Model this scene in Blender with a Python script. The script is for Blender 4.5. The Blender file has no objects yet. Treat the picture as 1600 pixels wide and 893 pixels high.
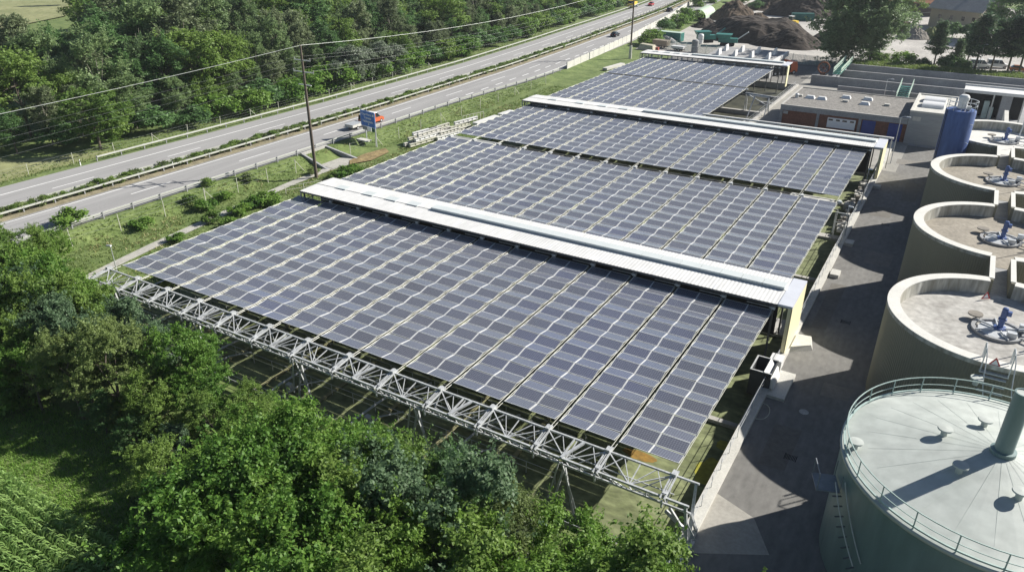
import bpy, bmesh, math, random
import numpy as np
from mathutils import Vector, Matrix, noise

R = math.radians
random.seed(11)
rng = np.random.default_rng(11)
scn = bpy.context.scene
COL = scn.collection

# ------------------------------------------------------------------ camera, sky, sun, exposure
CAMZ = 34.5
cam = bpy.data.objects.new('camera', bpy.data.cameras.new('camera'))
COL.objects.link(cam)
PITCH = math.atan(580/1158.0)
HEAD = math.atan2(781, 1158/math.cos(PITCH))
cam.location = (0, 0, CAMZ)
cam.rotation_euler = (math.pi/2-PITCH, 0, HEAD)
cam.data.sensor_width = 36.0
cam.data.lens = 1158/1600*36.0
cam.data.clip_start = 0.5
cam.data.clip_end = 4000
scn.camera = cam

SUN = Vector((1.0, 1.17, 1.0)).normalized()          # direction towards the sun
EL = math.asin(SUN.z)
world = bpy.data.worlds.new('World')
scn.world = world
world.use_nodes = True
wn = world.node_tree.nodes; wl = world.node_tree.links
bg = wn['Background']
sky = wn.new('ShaderNodeTexSky')
sky.sky_type = 'NISHITA'
sky.sun_disc = False
sky.sun_elevation = EL
sky.sun_rotation = math.atan2(SUN.x, SUN.y)
sky.altitude = 600
wl.new(sky.outputs[0], bg.inputs[0])
bg.inputs[1].default_value = 0.05
sky.air_density = 1.0; sky.dust_density = 1.0; sky.ozone_density = 1.5
sl = bpy.data.lights.new('sun', 'SUN')
sl.energy = 5.0
sl.angle = R(0.5)
sl.color = (1.0, 0.955, 0.88)
so = bpy.data.objects.new('sun', sl)
COL.objects.link(so)
so.location = (60, 70, 90)
so.rotation_euler = (-SUN).to_track_quat('-Z', 'Y').to_euler()
scn.view_settings.view_transform = 'Standard'
scn.view_settings.look = 'None'
scn.view_settings.exposure = 0.72
scn.view_settings.gamma = 1.0
scn.view_settings.use_curve_mapping = False

# ------------------------------------------------------------------ ray maths used to survey the photograph onto the ground
_h = np.array([-math.sin(HEAD), math.cos(HEAD), 0.0]); _r = np.array([math.cos(HEAD), math.sin(HEAD), 0.0])
_f = math.cos(PITCH)*_h - math.sin(PITCH)*np.array([0, 0, 1.0]); _u = math.sin(PITCH)*_h + math.cos(PITCH)*np.array([0, 0, 1.0])
def at(px, py, z=0.0):
    d = _f*1158 + _r*(px-800) + _u*(446.5-py)
    t = (z-CAMZ)/d[2]
    return Vector((d[0]*t, d[1]*t, z))
def proj(x, y, z):
    v = np.array([x, y, z-CAMZ]); w = v@_f
    return 800+1158*(v@_r)/w, 446.5-1158*(v@_u)/w, w

# ------------------------------------------------------------------ materials
def mat(name, col, rough=0.75, metal=0.0, var=0.18, scale=1.5, col2=None, bump=0.0, rnd=0.0, detail=5.0, spec=0.4, scale2=None, stretch=None):
    m = bpy.data.materials.new(name); m.use_nodes = True
    nt = m.node_tree; n = nt.nodes; l = nt.links
    p = n['Principled BSDF']
    p.inputs['Roughness'].default_value = rough
    p.inputs['Metallic'].default_value = metal
    p.inputs['Specular IOR Level'].default_value = spec
    tc = n.new('ShaderNodeTexCoord')
    src = tc.outputs['Object']
    if stretch:
        mp = n.new('ShaderNodeMapping'); mp.inputs['Scale'].default_value = stretch
        l.new(src, mp.inputs[0]); src = mp.outputs[0]
    nz = n.new('ShaderNodeTexNoise'); nz.inputs['Scale'].default_value = scale; nz.inputs['Detail'].default_value = detail
    nz.inputs['Roughness'].default_value = 0.62
    l.new(src, nz.inputs['Vector'])
    ramp = n.new('ShaderNodeValToRGB')
    ramp.color_ramp.elements[0].position = 0.3; ramp.color_ramp.elements[1].position = 0.7
    lo = tuple(c*(1-var) for c in col); hi = col2 if col2 else tuple(min(1, c*(1+var)) for c in col)
    ramp.color_ramp.elements[0].color = (*lo, 1); ramp.color_ramp.elements[1].color = (*hi, 1)
    l.new(nz.outputs['Fac'], ramp.inputs[0])
    out = ramp.outputs[0]
    if scale2:
        nz2 = n.new('ShaderNodeTexNoise'); nz2.inputs['Scale'].default_value = scale2; nz2.inputs['Detail'].default_value = 4
        l.new(src, nz2.inputs['Vector'])
        mr = n.new('ShaderNodeMapRange'); mr.inputs[1].default_value = .3; mr.inputs[2].default_value = .7
        mr.inputs[3].default_value = 1-var; mr.inputs[4].default_value = 1+var
        l.new(nz2.outputs['Fac'], mr.inputs[0])
        mx = n.new('ShaderNodeVectorMath'); mx.operation = 'SCALE'
        l.new(out, mx.inputs[0]); l.new(mr.outputs[0], mx.inputs['Scale'])
        out = mx.outputs[0]
    if rnd:
        oi = n.new('ShaderNodeObjectInfo')
        mr = n.new('ShaderNodeMapRange'); mr.inputs[3].default_value = 1-rnd; mr.inputs[4].default_value = 1+rnd
        l.new(oi.outputs['Random'], mr.inputs[0])
        mx = n.new('ShaderNodeVectorMath'); mx.operation = 'SCALE'
        l.new(out, mx.inputs[0]); l.new(mr.outputs[0], mx.inputs['Scale'])
        out = mx.outputs[0]
    l.new(out, p.inputs['Base Color'])
    if bump:
        b = n.new('ShaderNodeBump'); b.inputs['Strength'].default_value = bump; b.inputs['Distance'].default_value = 0.1
        l.new(nz.outputs['Fac'], b.inputs['Height']); l.new(b.outputs[0], p.inputs['Normal'])
    return m

def leaf_mat(name, c1, c2, c3, trans=0.45, k=1.3):
    c1, c2, c3 = [(c[0]*k*.96, c[1]*k*1.02, c[2]*k*1.0) for c in (c1, c2, c3)]
    m = bpy.data.materials.new(name); m.use_nodes = True
    nt = m.node_tree; n = nt.nodes; l = nt.links
    p = n['Principled BSDF']; p.inputs['Roughness'].default_value = 0.55; p.inputs['Specular IOR Level'].default_value = 0.35
    geo = n.new('ShaderNodeNewGeometry'); oi = n.new('ShaderNodeObjectInfo'); tc = n.new('ShaderNodeTexCoord')
    nz = n.new('ShaderNodeTexNoise'); nz.inputs['Scale'].default_value = 0.55; nz.inputs['Detail'].default_value = 2
    l.new(tc.outputs['Object'], nz.inputs['Vector'])
    add = n.new('ShaderNodeMath'); add.operation = 'MULTIPLY_ADD'; add.inputs[1].default_value = 0.35
    l.new(geo.outputs['Random Per Island'], add.inputs[0]); l.new(nz.outputs['Fac'], add.inputs[2])
    a2 = n.new('ShaderNodeMath'); a2.operation = 'MULTIPLY_ADD'; a2.inputs[1].default_value = 0.5
    l.new(oi.outputs['Random'], a2.inputs[0]); l.new(add.outputs[0], a2.inputs[2])
    ramp = n.new('ShaderNodeValToRGB'); e = ramp.color_ramp.elements
    e[0].position = 0.4; e[0].color = (*c1, 1); e[1].position = 1.25 if False else 1.0; e[1].color = (*c3, 1)
    ee = e.new(0.72); ee.color = (*c2, 1)
    l.new(a2.outputs[0], ramp.inputs[0]); l.new(ramp.outputs[0], p.inputs['Base Color'])
    tr = n.new('ShaderNodeBsdfTranslucent'); l.new(ramp.outputs[0], tr.inputs['Color'])
    mx = n.new('ShaderNodeMixShader'); mx.inputs[0].default_value = trans
    l.new(p.outputs[0], mx.inputs[1]); l.new(tr.outputs[0], mx.inputs[2])
    l.new(mx.outputs[0], n['Material Output'].inputs['Surface'])
    return m

# ------------------------------------------------------------------ mesh builder
class MB:
    def __init__(s): s.v = []; s.f = []; s.m = []
    def face(s, pts, mi=0):
        k = len(s.v); s.v += [tuple(p) for p in pts]; s.f.append(tuple(range(k, k+len(pts)))); s.m.append(mi); return s
    def hexa(s, b, t, mi=0):
        k = len(s.v); s.v += [tuple(p) for p in b]+[tuple(p) for p in t]
        n = len(b)
        s.f.append(tuple(k+i for i in reversed(range(n)))); s.f.append(tuple(k+n+i for i in range(n)))
        for i in range(n):
            j = (i+1) % n; s.f.append((k+i, k+j, k+n+j, k+n+i))
        s.m += [mi]*(n+2); return s
    def box(s, c, d, rz=0.0, mi=0):
        cx, cy, cz = c; a, b, h = d[0]/2, d[1]/2, d[2]/2; co, si = math.cos(rz), math.sin(rz)
        q = [(cx+x*co-y*si, cy+x*si+y*co) for x, y in ((-a, -b), (a, -b), (a, b), (-a, b))]
        return s.hexa([(x, y, cz-h) for x, y in q], [(x, y, cz+h) for x, y in q], mi)
    def rect(s, x0, x1, y0, y1, z0, z1, mi=0): return s.box(((x0+x1)/2, (y0+y1)/2, (z0+z1)/2), (x1-x0, y1-y0, z1-z0), 0, mi)
    def prism(s, poly, z0, z1, mi=0): return s.hexa([(x, y, z0) for x, y in poly], [(x, y, z1) for x, y in poly], mi)
    def bar(s, p, q, w=0.1, h=None, mi=0, n=4, r2=None):
        p = Vector(p); q = Vector(q); d = (q-p).normalized()
        up = Vector((0, 0, 1)) if abs(d.z) < 0.95 else Vector((1, 0, 0))
        a = d.cross(up).normalized(); b = a.cross(d)
        if n == 4 and r2 is None:
            h = h or w
            o = [a*w/2+b*h/2, -a*w/2+b*h/2, -a*w/2-b*h/2, a*w/2-b*h/2]
            return s.hexa([p+x for x in o], [q+x for x in o], mi)
        r2 = w if r2 is None else r2
        return s.hexa([p+(a*math.cos(6.2832*i/n)+b*math.sin(6.2832*i/n))*w for i in range(n)],
                      [q+(a*math.cos(6.2832*i/n)+b*math.sin(6.2832*i/n))*r2 for i in range(n)], mi)
    def path(s, pts, r, n=6, mi=0):
        for a, b in zip(pts[:-1], pts[1:]): s.bar(a, b, r, mi=mi, n=n, r2=r)
        return s
    def lathe(s, prof, c=(0, 0, 0), n=32, mi=0, a0=0.0, a1=2*math.pi, cap=False):
        full = abs(a1-a0-2*math.pi) < 1e-6; m = n if full else n+1; k = len(s.v)
        for i in range(m):
            a = a0+(a1-a0)*i/n
            for r, z in prof: s.v.append((c[0]+r*math.cos(a), c[1]+r*math.sin(a), c[2]+z))
        L = len(prof)
        for i in range(n):
            j = (i+1) % m
            for t in range(L-1):
                s.f.append((k+i*L+t, k+j*L+t, k+j*L+t+1, k+i*L+t+1)); s.m.append(mi)
        if not full and cap:
            s.f.append(tuple(k+t for t in range(L))); s.m.append(mi)
            s.f.append(tuple(k+n*L+t for t in reversed(range(L)))); s.m.append(mi)
        return s
    def build(s, name, mats, parent=None, smooth=False, loc=None):
        me = bpy.data.meshes.new(name); me.from_pydata(s.v, [], s.f)
        if not isinstance(mats, (list, tuple)): mats = [mats]
        for x in mats: me.materials.append(x)
        me.polygons.foreach_set('material_index', s.m)
        if smooth: me.polygons.foreach_set('use_smooth', [True]*len(me.polygons))
        bm = bmesh.new(); bm.from_mesh(me); bmesh.ops.recalc_face_normals(bm, faces=bm.faces); bm.to_mesh(me); bm.free()
        return link(name, me, parent, loc)
def link(name, data, parent=None, loc=None):
    o = bpy.data.objects.new(name, data); COL.objects.link(o)
    if parent: o.parent = parent
    if loc is not None: o.location = loc
    return o
def tag(o, label, cat, group=None):
    o['label'] = label; o['category'] = cat
    if group: o['group'] = group
    return o
def struct(o, kind='structure', label=None):
    o['kind'] = kind
    if label: o['label'] = label
    return o
def thing(name, label, cat, loc=(0, 0, 0), rz=0.0, group=None):
    o = link(name, None, None, loc); o.rotation_euler = (0, 0, rz); o.empty_display_size = 0.3
    return tag(o, label, cat, group)
def copy_tree(o, loc=None, rz=None, sc=None, label=None, parent=None):
    c = o.copy(); COL.objects.link(c); c.parent = parent
    for ch in list(o.children): copy_tree(ch, parent=c)
    if loc is not None: c.location = loc
    if rz is not None: c.rotation_euler = (0, 0, rz)
    if sc is not None: c.scale = sc if isinstance(sc, (tuple, list)) else (sc, sc, sc)
    if label: c['label'] = label
    return c
def smooth01(a, b, x): t = np.clip((x-a)/(b-a), 0, 1); return t*t*(3-2*t)
ORD = ['first', 'second', 'third', 'fourth', 'fifth', 'sixth', 'seventh', 'eighth', 'ninth', 'tenth', 'eleventh', 'twelfth', 'thirteenth', 'fourteenth', 'fifteenth', 'sixteenth', 'seventeenth', 'eighteenth', 'nineteenth', 'twentieth']

# ------------------------------------------------------------------ palette
M_white = mat('white_sheet_metal', (0.65, 0.65, 0.635), 0.65, 0, 0.07, 0.5, scale2=2.5, stretch=(1, .35, 1))
M_galv = mat('galvanised_steel', (0.55, 0.57, 0.58), 0.45, 0.35, 0.12, 3)
M_truss = mat('galvanised_truss_steel', (0.48, 0.495, 0.50), 0.5, 0.15, 0.16, 1.5, scale2=6)
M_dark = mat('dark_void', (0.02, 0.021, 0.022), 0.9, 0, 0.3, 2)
M_conc = mat('concrete', (0.42, 0.41, 0.385), 0.9, 0, 0.16, 0.7, bump=.1, scale2=6)
M_concl = mat('light_concrete', (0.54, 0.53, 0.485), 0.85, 0, 0.10, 0.8, scale2=7)
M_concg = mat('grey_concrete', (0.30, 0.305, 0.31), 0.9, 0, 0.16, 0.5, scale2=5)
M_alu = mat('panel_frame_aluminium', (0.62, 0.64, 0.66), 0.4, 0.1, 0.05, 2)
M_cable = mat('cable_steel', (0.52, 0.52, 0.47), 0.5, 0.2, 0.1, 2)
M_yellow = mat('pale_yellow_cladding', (0.78, 0.73, 0.47), 0.7, 0, 0.05, 0.6)
M_lilac = mat('grey_flashing', (0.60, 0.62, 0.67), 0.5, 0.1, 0.04, 1)
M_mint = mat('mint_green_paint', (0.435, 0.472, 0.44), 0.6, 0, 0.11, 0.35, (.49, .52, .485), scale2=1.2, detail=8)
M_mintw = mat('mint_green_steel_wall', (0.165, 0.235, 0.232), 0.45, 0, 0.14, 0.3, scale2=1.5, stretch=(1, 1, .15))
M_clad = mat('olive_corrugated_cladding', (0.225, 0.215, 0.16), 0.6, 0.1, 0.08, 0.3)
M_blue = mat('blue_paint', (0.075, 0.125, 0.30), 0.4, 0, 0.14, 0.8, scale2=3, stretch=(1, 1, .2))
M_blued = mat('blue_door_paint', (0.03, 0.06, 0.26), 0.5, 0, 0.1, 1)
M_brick = mat('red_brown_brick', (0.20, 0.085, 0.055), 0.9, 0, 0.25, 3, scale2=9)
M_rail = mat('guardrail_zinc', (0.52, 0.53, 0.48), 0.5, 0.2, 0.1, 0.6)
M_post = mat('pale_fence_post', (0.50, 0.50, 0.42), 0.8, 0, 0.15, 3)
M_wood = mat('weathered_pole_wood', (0.13, 0.105, 0.085), 0.9, 0, 0.2, 2)
M_rubber = mat('black_rubber', (0.02, 0.02, 0.02), 0.8, 0, 0.2, 4)
M_glass = mat('dark_window_glass', (0.02, 0.025, 0.03), 0.08, 0, 0.1, 1, spec=.8)
M_green = mat('machine_green', (0.035, 0.17, 0.145), 0.5, 0, 0.2, 1)
M_greend = mat('dark_green_container', (0.025, 0.12, 0.105), 0.55, 0, 0.2, 1)
M_palegreen = mat('pale_green_railing', (0.50, 0.62, 0.52), 0.5, 0, 0.1, 2)
M_orange = mat('vehicle_orange', (0.55, 0.13, 0.05), 0.4, 0, 0.1, 1)
M_red = mat('vehicle_red', (0.42, 0.03, 0.035), 0.35, 0, 0.06, 1)
M_carblack = mat('vehicle_black', (0.02, 0.022, 0.03), 0.25, 0.2, 0.05, 1)
M_vyellow = mat('vehicle_yellow', (0.72, 0.50, 0.05), 0.4, 0, 0.06, 1)
M_vwhite = mat('vehicle_white', (0.75, 0.75, 0.74), 0.35, 0, 0.04, 1)
M_lamp = mat('light_lens', (0.7, 0.1, 0.08), 0.3, 0, 0.05, 1)
M_bark = mat('tree_bark', (0.12, 0.10, 0.08), 0.95, 0, 0.3, 4, bump=.3)
M_barkl = mat('pale_bark', (0.36, 0.33, 0.28), 0.95, 0, 0.3, 3)
M_compost = mat('dark_compost', (0.048, 0.038, 0.031), 1, 0, 0.45, .9, bump=1.0, scale2=4, detail=10)
M_compostb = mat('brown_compost', (0.085, 0.062, 0.042), 1, 0, 0.35, 1.0, bump=.8, scale2=5)
M_sand = mat('grey_sand', (0.24, 0.22, 0.19), 1, 0, 0.2, 1.2, bump=.4)
M_roofg = mat('grey_fibre_roof', (0.30, 0.30, 0.30), 0.85, 0, 0.15, 0.8, scale2=4)
M_gravelroof = mat('gravel_roof', (0.21, 0.20, 0.185), 1, 0, 0.35, 2.2, bump=.3, scale2=9)
M_tarp = mat('pale_green_tarpaulin', (0.42, 0.52, 0.40), 0.6, 0, 0.08, 0.8)
M_beige = mat('beige_render', (0.40, 0.35, 0.27), 0.9, 0, 0.08, 0.6)
M_tile = mat('red_roof_tiles', (0.34, 0.15, 0.08), 0.9, 0, 0.2, 1.5)
M_signblue = mat('road_sign_blue', (0.02, 0.15, 0.55), 0.4, 0, 0.04, 1)
M_signwhite = mat('road_sign_white', (0.85, 0.86, 0.86), 0.4, 0, 0.02, 1)
M_skylight = mat('translucent_skylight', (0.56, 0.60, 0.60), 0.55, 0, 0.05, 0.8)

# terrain materials
def ground_material():
    m = mat('grassy_ground', (0.09, 0.15, 0.033), 0.95, 0, 0.25, 0.35, (0.185, 0.235, 0.078), bump=.5, scale2=2.2, detail=8)
    return m
M_ground = ground_material()
M_meadow = mat('mown_meadow', (0.22, 0.25, 0.10), 0.95, 0, 0.22, 0.05, (0.30, 0.30, 0.15), scale2=0.5)
M_soil = mat('median_soil', (0.23, 0.205, 0.13), 0.95, 0, 0.3, 0.8, (0.33, 0.29, 0.19), scale2=4)
M_motor = mat('motorway_asphalt', (0.31, 0.305, 0.30), 0.9, 0, 0.10, 0.35, scale2=2.5, stretch=(1, .04, 1), detail=8)
M_road = mat('service_road_asphalt', (0.172, 0.168, 0.158), 0.9, 0, 0.17, 0.28, scale2=2.2, detail=10, stretch=(1, .45, 1))
M_path = mat('gravel_path', (0.40, 0.39, 0.35), 0.95, 0, 0.15, 1.2, scale2=6)
M_yard = mat('gravel_yard', (0.42, 0.40, 0.37), 0.95, 0, 0.18, 0.12, scale2=1.2)
M_line = mat('road_paint', (0.78, 0.78, 0.76), 0.7, 0, 0.08, 1.5)
M_algae = mat('algae_covered_basin', (0.13, 0.155, 0.06), 0.75, 0, 0.3, 0.35, (0.25, 0.28, 0.14), scale2=1.6, detail=9, stretch=(1, 1.6, 1))
M_ochre = mat('ochre_scum', (0.25, 0.16, 0.04), 0.7, 0, 0.4, 2.0, (0.36, 0.21, 0.04))
M_scumy = mat('yellow_green_scum', (0.28, 0.27, 0.03), 0.7, 0, 0.3, 2.0)
# ------------------------------------------------------------------ motorway course
_MY = [-60, 20, 43, 79, 110, 160, 200, 257, 300, 345, 450, 700]
_MX = [-99.6, -98.3, -97.4, -96.4, -95.9, -96.5, -98.6, -102.8, -106.8, -112.5, -128, -175]
def Mx(y): return np.interp(y, _MY, _MX)
def wex(y): return 2.9*smooth01(112, 160, y)                        # exit lane widening
def edge_r(y): return Mx(y)+8.4+wex(y)
def Fx(y): return Mx(y)-11.3-1.8*smooth01(110, 260, y)              # outer line of the far carriageway
MZ = 0.5

def gz(x, y):
    x = np.asarray(x, float); y = np.asarray(y, float)
    zl = -0.8*(1-smooth01(105, 150, y))*np.where(x < -67.6, 1.0, 0.0)
    zl = np.where(y < 31.9, -0.8*(1-smooth01(-74, -60, x)), zl)
    t = smooth01(0.2, 4.6, x-edge_r(y))
    z = (MZ-0.07)*(1-t)+zl*t
    tl = smooth01(0.3, 4.5, Fx(y)-4.6-x)
    z = np.where(x < Fx(y)-4.6, (MZ-0.07)*(1-tl)-0.4*tl, z)
    pit = ((x > -67.5) & (x < -8.6) & (y > 31.9) & (y < 121)) | ((x > -67.5) & (x < -32.6) & (y >= 121) & (y < 178))
    return np.where(pit, -2.0, z)

def sheet(name, m, xs, ys, zf, dz=0.0):
    X, Y = np.meshgrid(np.array(xs), np.array(ys)); Z = zf(X, Y)+dz
    nx, ny = len(xs), len(ys)
    v = np.stack([X.ravel(), Y.ravel(), Z.ravel()], 1)
    i = np.arange(nx*ny).reshape(ny, nx)
    f = np.stack([i[:-1, :-1].ravel(), i[:-1, 1:].ravel(), i[1:, 1:].ravel(), i[1:, :-1].ravel()], 1)
    me = bpy.data.meshes.new(name); me.from_pydata(v.tolist(), [], f.tolist()); me.materials.append(m)
    return struct(link(name, me))
def ribbon(name, m, ys, xl, xr, z=None, nx=2):
    mb = MB()
    for y0, y1 in zip(ys[:-1], ys[1:]):
        a = [(xl(y0), y0), (xr(y0), y0), (xr(y1), y1), (xl(y1), y1)]
        mb.face([(p[0], p[1], z if z is not None else float(gz(p[0], p[1]))+.05) for p in a])
    return mb.build(name, m)
e = 0.015
gx = sorted(set(np.round(np.concatenate([np.linspace(-1500, -420, 14), np.linspace(-400, -150, 40), np.linspace(-148, -76, 100), np.linspace(-75, 0, 40), np.linspace(4, 60, 10), np.linspace(100, 900, 10),
      [-67.6-e, -67.6+e, -67.5-e, -67.5+e, -8.6-e, -8.6+e, -32.6-e, -32.6+e]]), 4)))
gy = sorted(set(np.round(np.concatenate([np.linspace(-300, -20, 8), np.linspace(0, 200, 130), np.linspace(205, 400, 60), np.linspace(420, 2000, 18), [31.9-e, 31.9+e, 121-e, 121+e, 178-e, 178+e]]), 4)))
sheet('ground', M_ground, gx, gy, gz)
ys = list(np.linspace(-20, 480, 126))
struct(ribbon('motorway', M_motor, ys, lambda y: Fx(y)-3.4, lambda y: Fx(y)+7.0, MZ))
struct(ribbon('motorway', M_motor, ys, lambda y: Mx(y)-0.7, lambda y: edge_r(y)-0.15, MZ))
struct(ribbon('median_strip', M_soil, ys, lambda y: Fx(y)+7.0, lambda y: Mx(y)-0.7, MZ-0.004))
# painted lines
lm = MB()
def lane(off, w, dash=None, y0=-20, y1=480):
    if dash is None:
        yy = list(np.arange(y0, y1, 4.0))
        for a, b in zip(yy[:-1], yy[1:]):
            lm.face([(off(a)-w/2, a, MZ+.005), (off(a)+w/2, a, MZ+.005), (off(b)+w/2, b, MZ+.005), (off(b)-w/2, b, MZ+.005)])
    else:
        y = y0
        while y < y1:
            b = y+dash[0]
            lm.face([(off(y)-w/2, y, MZ+.006), (off(y)+w/2, y, MZ+.006), (off(b)+w/2, b, MZ+.006), (off(b)-w/2, b, MZ+.006)])
            y += dash[0]+dash[1]
lane(lambda y: Mx(y), .22); lane(lambda y: Mx(y)+6.5+wex(y), .22)
lane(lambda y: Mx(y)+3.25, .2, (6, 12), 55.2)
lane(lambda y: Mx(y)+6.4, .32, (3, 3), 124, 400)
lane(lambda y: Fx(y), .22); lane(lambda y: Fx(y)+6.4, .2)
lane(lambda y: Fx(y)+3.2, .2, (6, 12), 51.0)
struct(lm.build('lane_markings', M_line))

# service road beside the digesters, yard, paths
def poly_sheet(name, m, poly, z): 
    mb = MB(); mb.face([(x, y, z) for x, y in poly]); return struct(mb.build(name, m))
poly_sheet('service_road', M_road, [(-7.95, 15), (60, 15), (60, 138), (-7.95, 138)], 0.012)
poly_sheet('service_road', mat('pale_concrete_road', (.30, .29, .262), .9, 0, .12, .4, scale2=3), [(-32.4, 121.1), (-6, 121.1), (-6, 206.5), (-32.4, 206.5)], 0.016)
bk = MB(); bk.hexa([(-25.6, 201.75, -.1), (34, 201.75, -.1), (34, 215, -.1), (-25.6, 215, -.1)], [(-25.6, 201.75, 1.85), (34, 201.75, 1.85), (34, 209, 1.6), (-25.6, 209, 1.6)]); struct(bk.build('grass_bank', M_ground))
poly_sheet('service_road', M_road, [(-70, 178.4), (-32.4, 178.4), (-32.4, 206.5), (-70, 206.5)], 0.016)
poly_sheet('concrete_ground', M_concg, [(-6, 138), (40, 138), (40, 201), (-6, 201)], 0.016)
poly_sheet('gravel_yard', M_yard, [(-84, 206.6), (-66, 206.6), (-26, 206.6), (40, 212), (60, 330), (-30, 420), (-96, 420), (-90, 300), (-84, 240)], 0.02)
poly_sheet('concrete_apron', mat('apron_concrete', (.34, .325, .29), .9, 0, .1, .6, scale2=4), [(-7.9, 33.6), (-3.6, 36.0), (-5.2, 38.6), (-7.9, 39.6)], 0.02)
pl = [(-76.4, 36.2), (-77.6, 42), (-78.6, 48), (-79.6, 56), (-80.4, 63), (-81.4, 72), (-81.6, 80), (-80.6, 88)]
pm = MB()
for (a, b), (c, d) in zip(pl[:-1], pl[1:]):
    pm.face([(a-.75, b, -.74), (a+.75, b, -.74), (c+.75, d, -.74), (c-.75, d, -.74)])
struct(pm.build('gravel_path', M_path))
poly_sheet('meadow', M_meadow, [(-262, 96), (-300, 168), (-345, 205), (-520, 330), (-900, 330), (-900, 30), (-300, 30)], 0.0)
poly_sheet('meadow', M_meadow, [(-114.5, 30), (-113.8, 60), (-113.6, 76), (-117, 70), (-127, 57), (-150, 50), (-150, 30)], -0.36)
poly_sheet('bare_bank', mat('dry_straw_soil', (0.22, 0.165, 0.075), 1, 0, .3, .9, (.33, .25, .12), bump=.5, scale2=4), [(-80.2, 83.5), (-78.6, 87), (-79.2, 92), (-81.2, 93.4), (-82.0, 89), (-81.6, 85)], -0.62)

for i, (x0, x1, y0, y1, g) in enumerate(((-6.4, -4.6, 44, 49.5, .15), (-4.3, -2.2, 55, 57.2, .21), (-7.2, -5.9, 66, 77, .15), (-5.2, -2.6, 84, 88, .20), (-6.8, -4.4, 100, 104, .15), (-4.0, -2.2, 108, 117, .165), (-6.5, -2.0, 126, 129, .21))):
    poly_sheet('asphalt_patch', mat('patched_asphalt', (g, g*.94, g*.83), .9, 0, .12, .8, scale2=3), [(x0, y0), (x1, y0+.2), (x1+.1, y1), (x0-.05, y1-.15)], 0.018)
for i, (y, lab) in enumerate(((45.6, 'square drain grate in the service road near the lattice truss'), (68.4, 'square drain grate in the service road beside the second solar field'), (97.2, 'square drain grate in the service road beside the third solar field'))):
    g = MB()
    for k in range(7): g.rect(-4.9+.1*k, -4.85+.1*k, y, y+.6, .013, .03)
    g.rect(-4.98, -4.92, y-.06, y+.66, .013, .034); g.rect(-4.2, -4.14, y-.06, y+.66, .013, .034); o_ = g.build('drain_grate', M_dark); o_['label'] = lab; o_['category'] = 'drain'
# ------------------------------------------------------------------ basins below the folding roofs
struct(MB().face([(-67.5, 31.9, -1.0), (-8.6, 31.9, -1.0), (-8.6, 121, -1.0), (-67.5, 121, -1.0)]).build('basin_water', M_algae))
struct(MB().face([(-67.5, 121, -1.0), (-32.6, 121, -1.0), (-32.6, 178, -1.0), (-67.5, 178, -1.0)]).build('basin_water', mat('dark_basin_water', (.045, .05, .035), .5, 0, .4, .5, (.10, .10, .07), scale2=3)))
def scum(poly, m, name): poly_sheet(name, m, poly, -0.992)
c = at(1005, 713, -1)
def blob(cx, cy, rx, ry, s):
    return [(cx+rx*math.cos(t)*(1+.35*noise.noise((math.cos(t)*2+s, math.sin(t)*2, s))), cy+ry*math.sin(t)*(1+.35*noise.noise((math.cos(t)*2, s, math.sin(t)*2)))) for t in np.linspace(0, 6.283, 26)[:-1]]
scum(blob(c.x-.3, c.y, 1.35, .5, 3), M_ochre, 'scum_patch')
c = at(1105, 735, -1); scum(blob(c.x, c.y, .8, 1.6, 5), M_scumy, 'scum_patch')
c = at(1130, 695, -1); scum(blob(c.x, c.y, .5, .6, 8), M_scumy, 'scum_patch')

def wall(name, label, boxes, m=None, cat='wall'):
    mb = MB()
    for b in boxes: mb.rect(*b)
    return tag(mb.build(name, m or M_conc), label, cat)
wall('retaining_wall', 'long low concrete wall between the covered basins and the service road', [(-8.7, -7.9, 30.6, 138, -2, .36)], M_concl)
wall('retaining_wall', 'concrete front wall of the basins under the white lattice truss', [(-67.6, -8.72, 31.5, 31.9, -2, -.1)])
wall('retaining_wall', 'concrete basin wall on the grassy motorway side of the folding roofs', [(-68.0, -67.55, 31.5, 178.3, -2, -.05)])
wall('retaining_wall', 'concrete basin end wall below the far open basin beside the brick building', [(-32.7, -32.2, 121.3, 178.3, -2, .4), (-67.5, -32.8, 178, 178.4, -2, .3)])
for i, (y, w, lab) in enumerate([(48.6, .5, 'narrow basin partition wall under the middle of the front solar field'), (66.0, 3.2, 'wide basin crossing under the front white roof housing'),
        (78.5, .5, 'narrow basin partition wall under the second solar field'), (92.0, 1.2, 'basin partition wall under the gap between second and third solar field'), (105, .5, 'narrow basin partition wall under the third solar field'), (121.2, 1.0, 'basin partition wall behind the second white roof housing')]):
    wall('basin_partition', lab, [(-67.5, -8.75, y-w/2, y+w/2, -2, -.7)])
wall('basin_partition', 'basin partition wall under the gap between the two far solar fields', [(-67.5, -32.8, 149.4, 150.2, -2, -.2)])

def railing(name, label, pts, h=1.05, step=2.0, m=M_galv, rails=(1.0, .52), group=None, pr=.03, top=True):
    t = thing(name, label, 'railing', pts[0], 0, group); o = Vector(pts[0])
    rb = MB(); pm = None
    for a, b in zip(pts[:-1], pts[1:]):
        a = Vector(a)-o; b = Vector(b)-o
        n = max(1, round((b-a).length/step))
        for i in range(n+1):
            p = a.lerp(b, i/n)
            if pm is None: q_ = pm = MB().bar((0, 0, 0), (0, 0, h), pr*1.3).build('post', m, t)
            else: q_ = link('post', pm.data, t)
            q_.location = p
    for k in rails:
        rb = MB()
        for a, b in zip(pts[:-1], pts[1:]): rb.bar(Vector(a)-o+Vector((0, 0, h*k)), Vector(b)-o+Vector((0, 0, h*k)), pr*1.1)
        rb.build('rail', m, t)
    return t
railing('safety_railing', 'galvanised railing along the road wall beside the front solar field', [(-8.35, 31.4, .36), (-8.35, 58, .36)], 1.05, 2.0)
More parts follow.
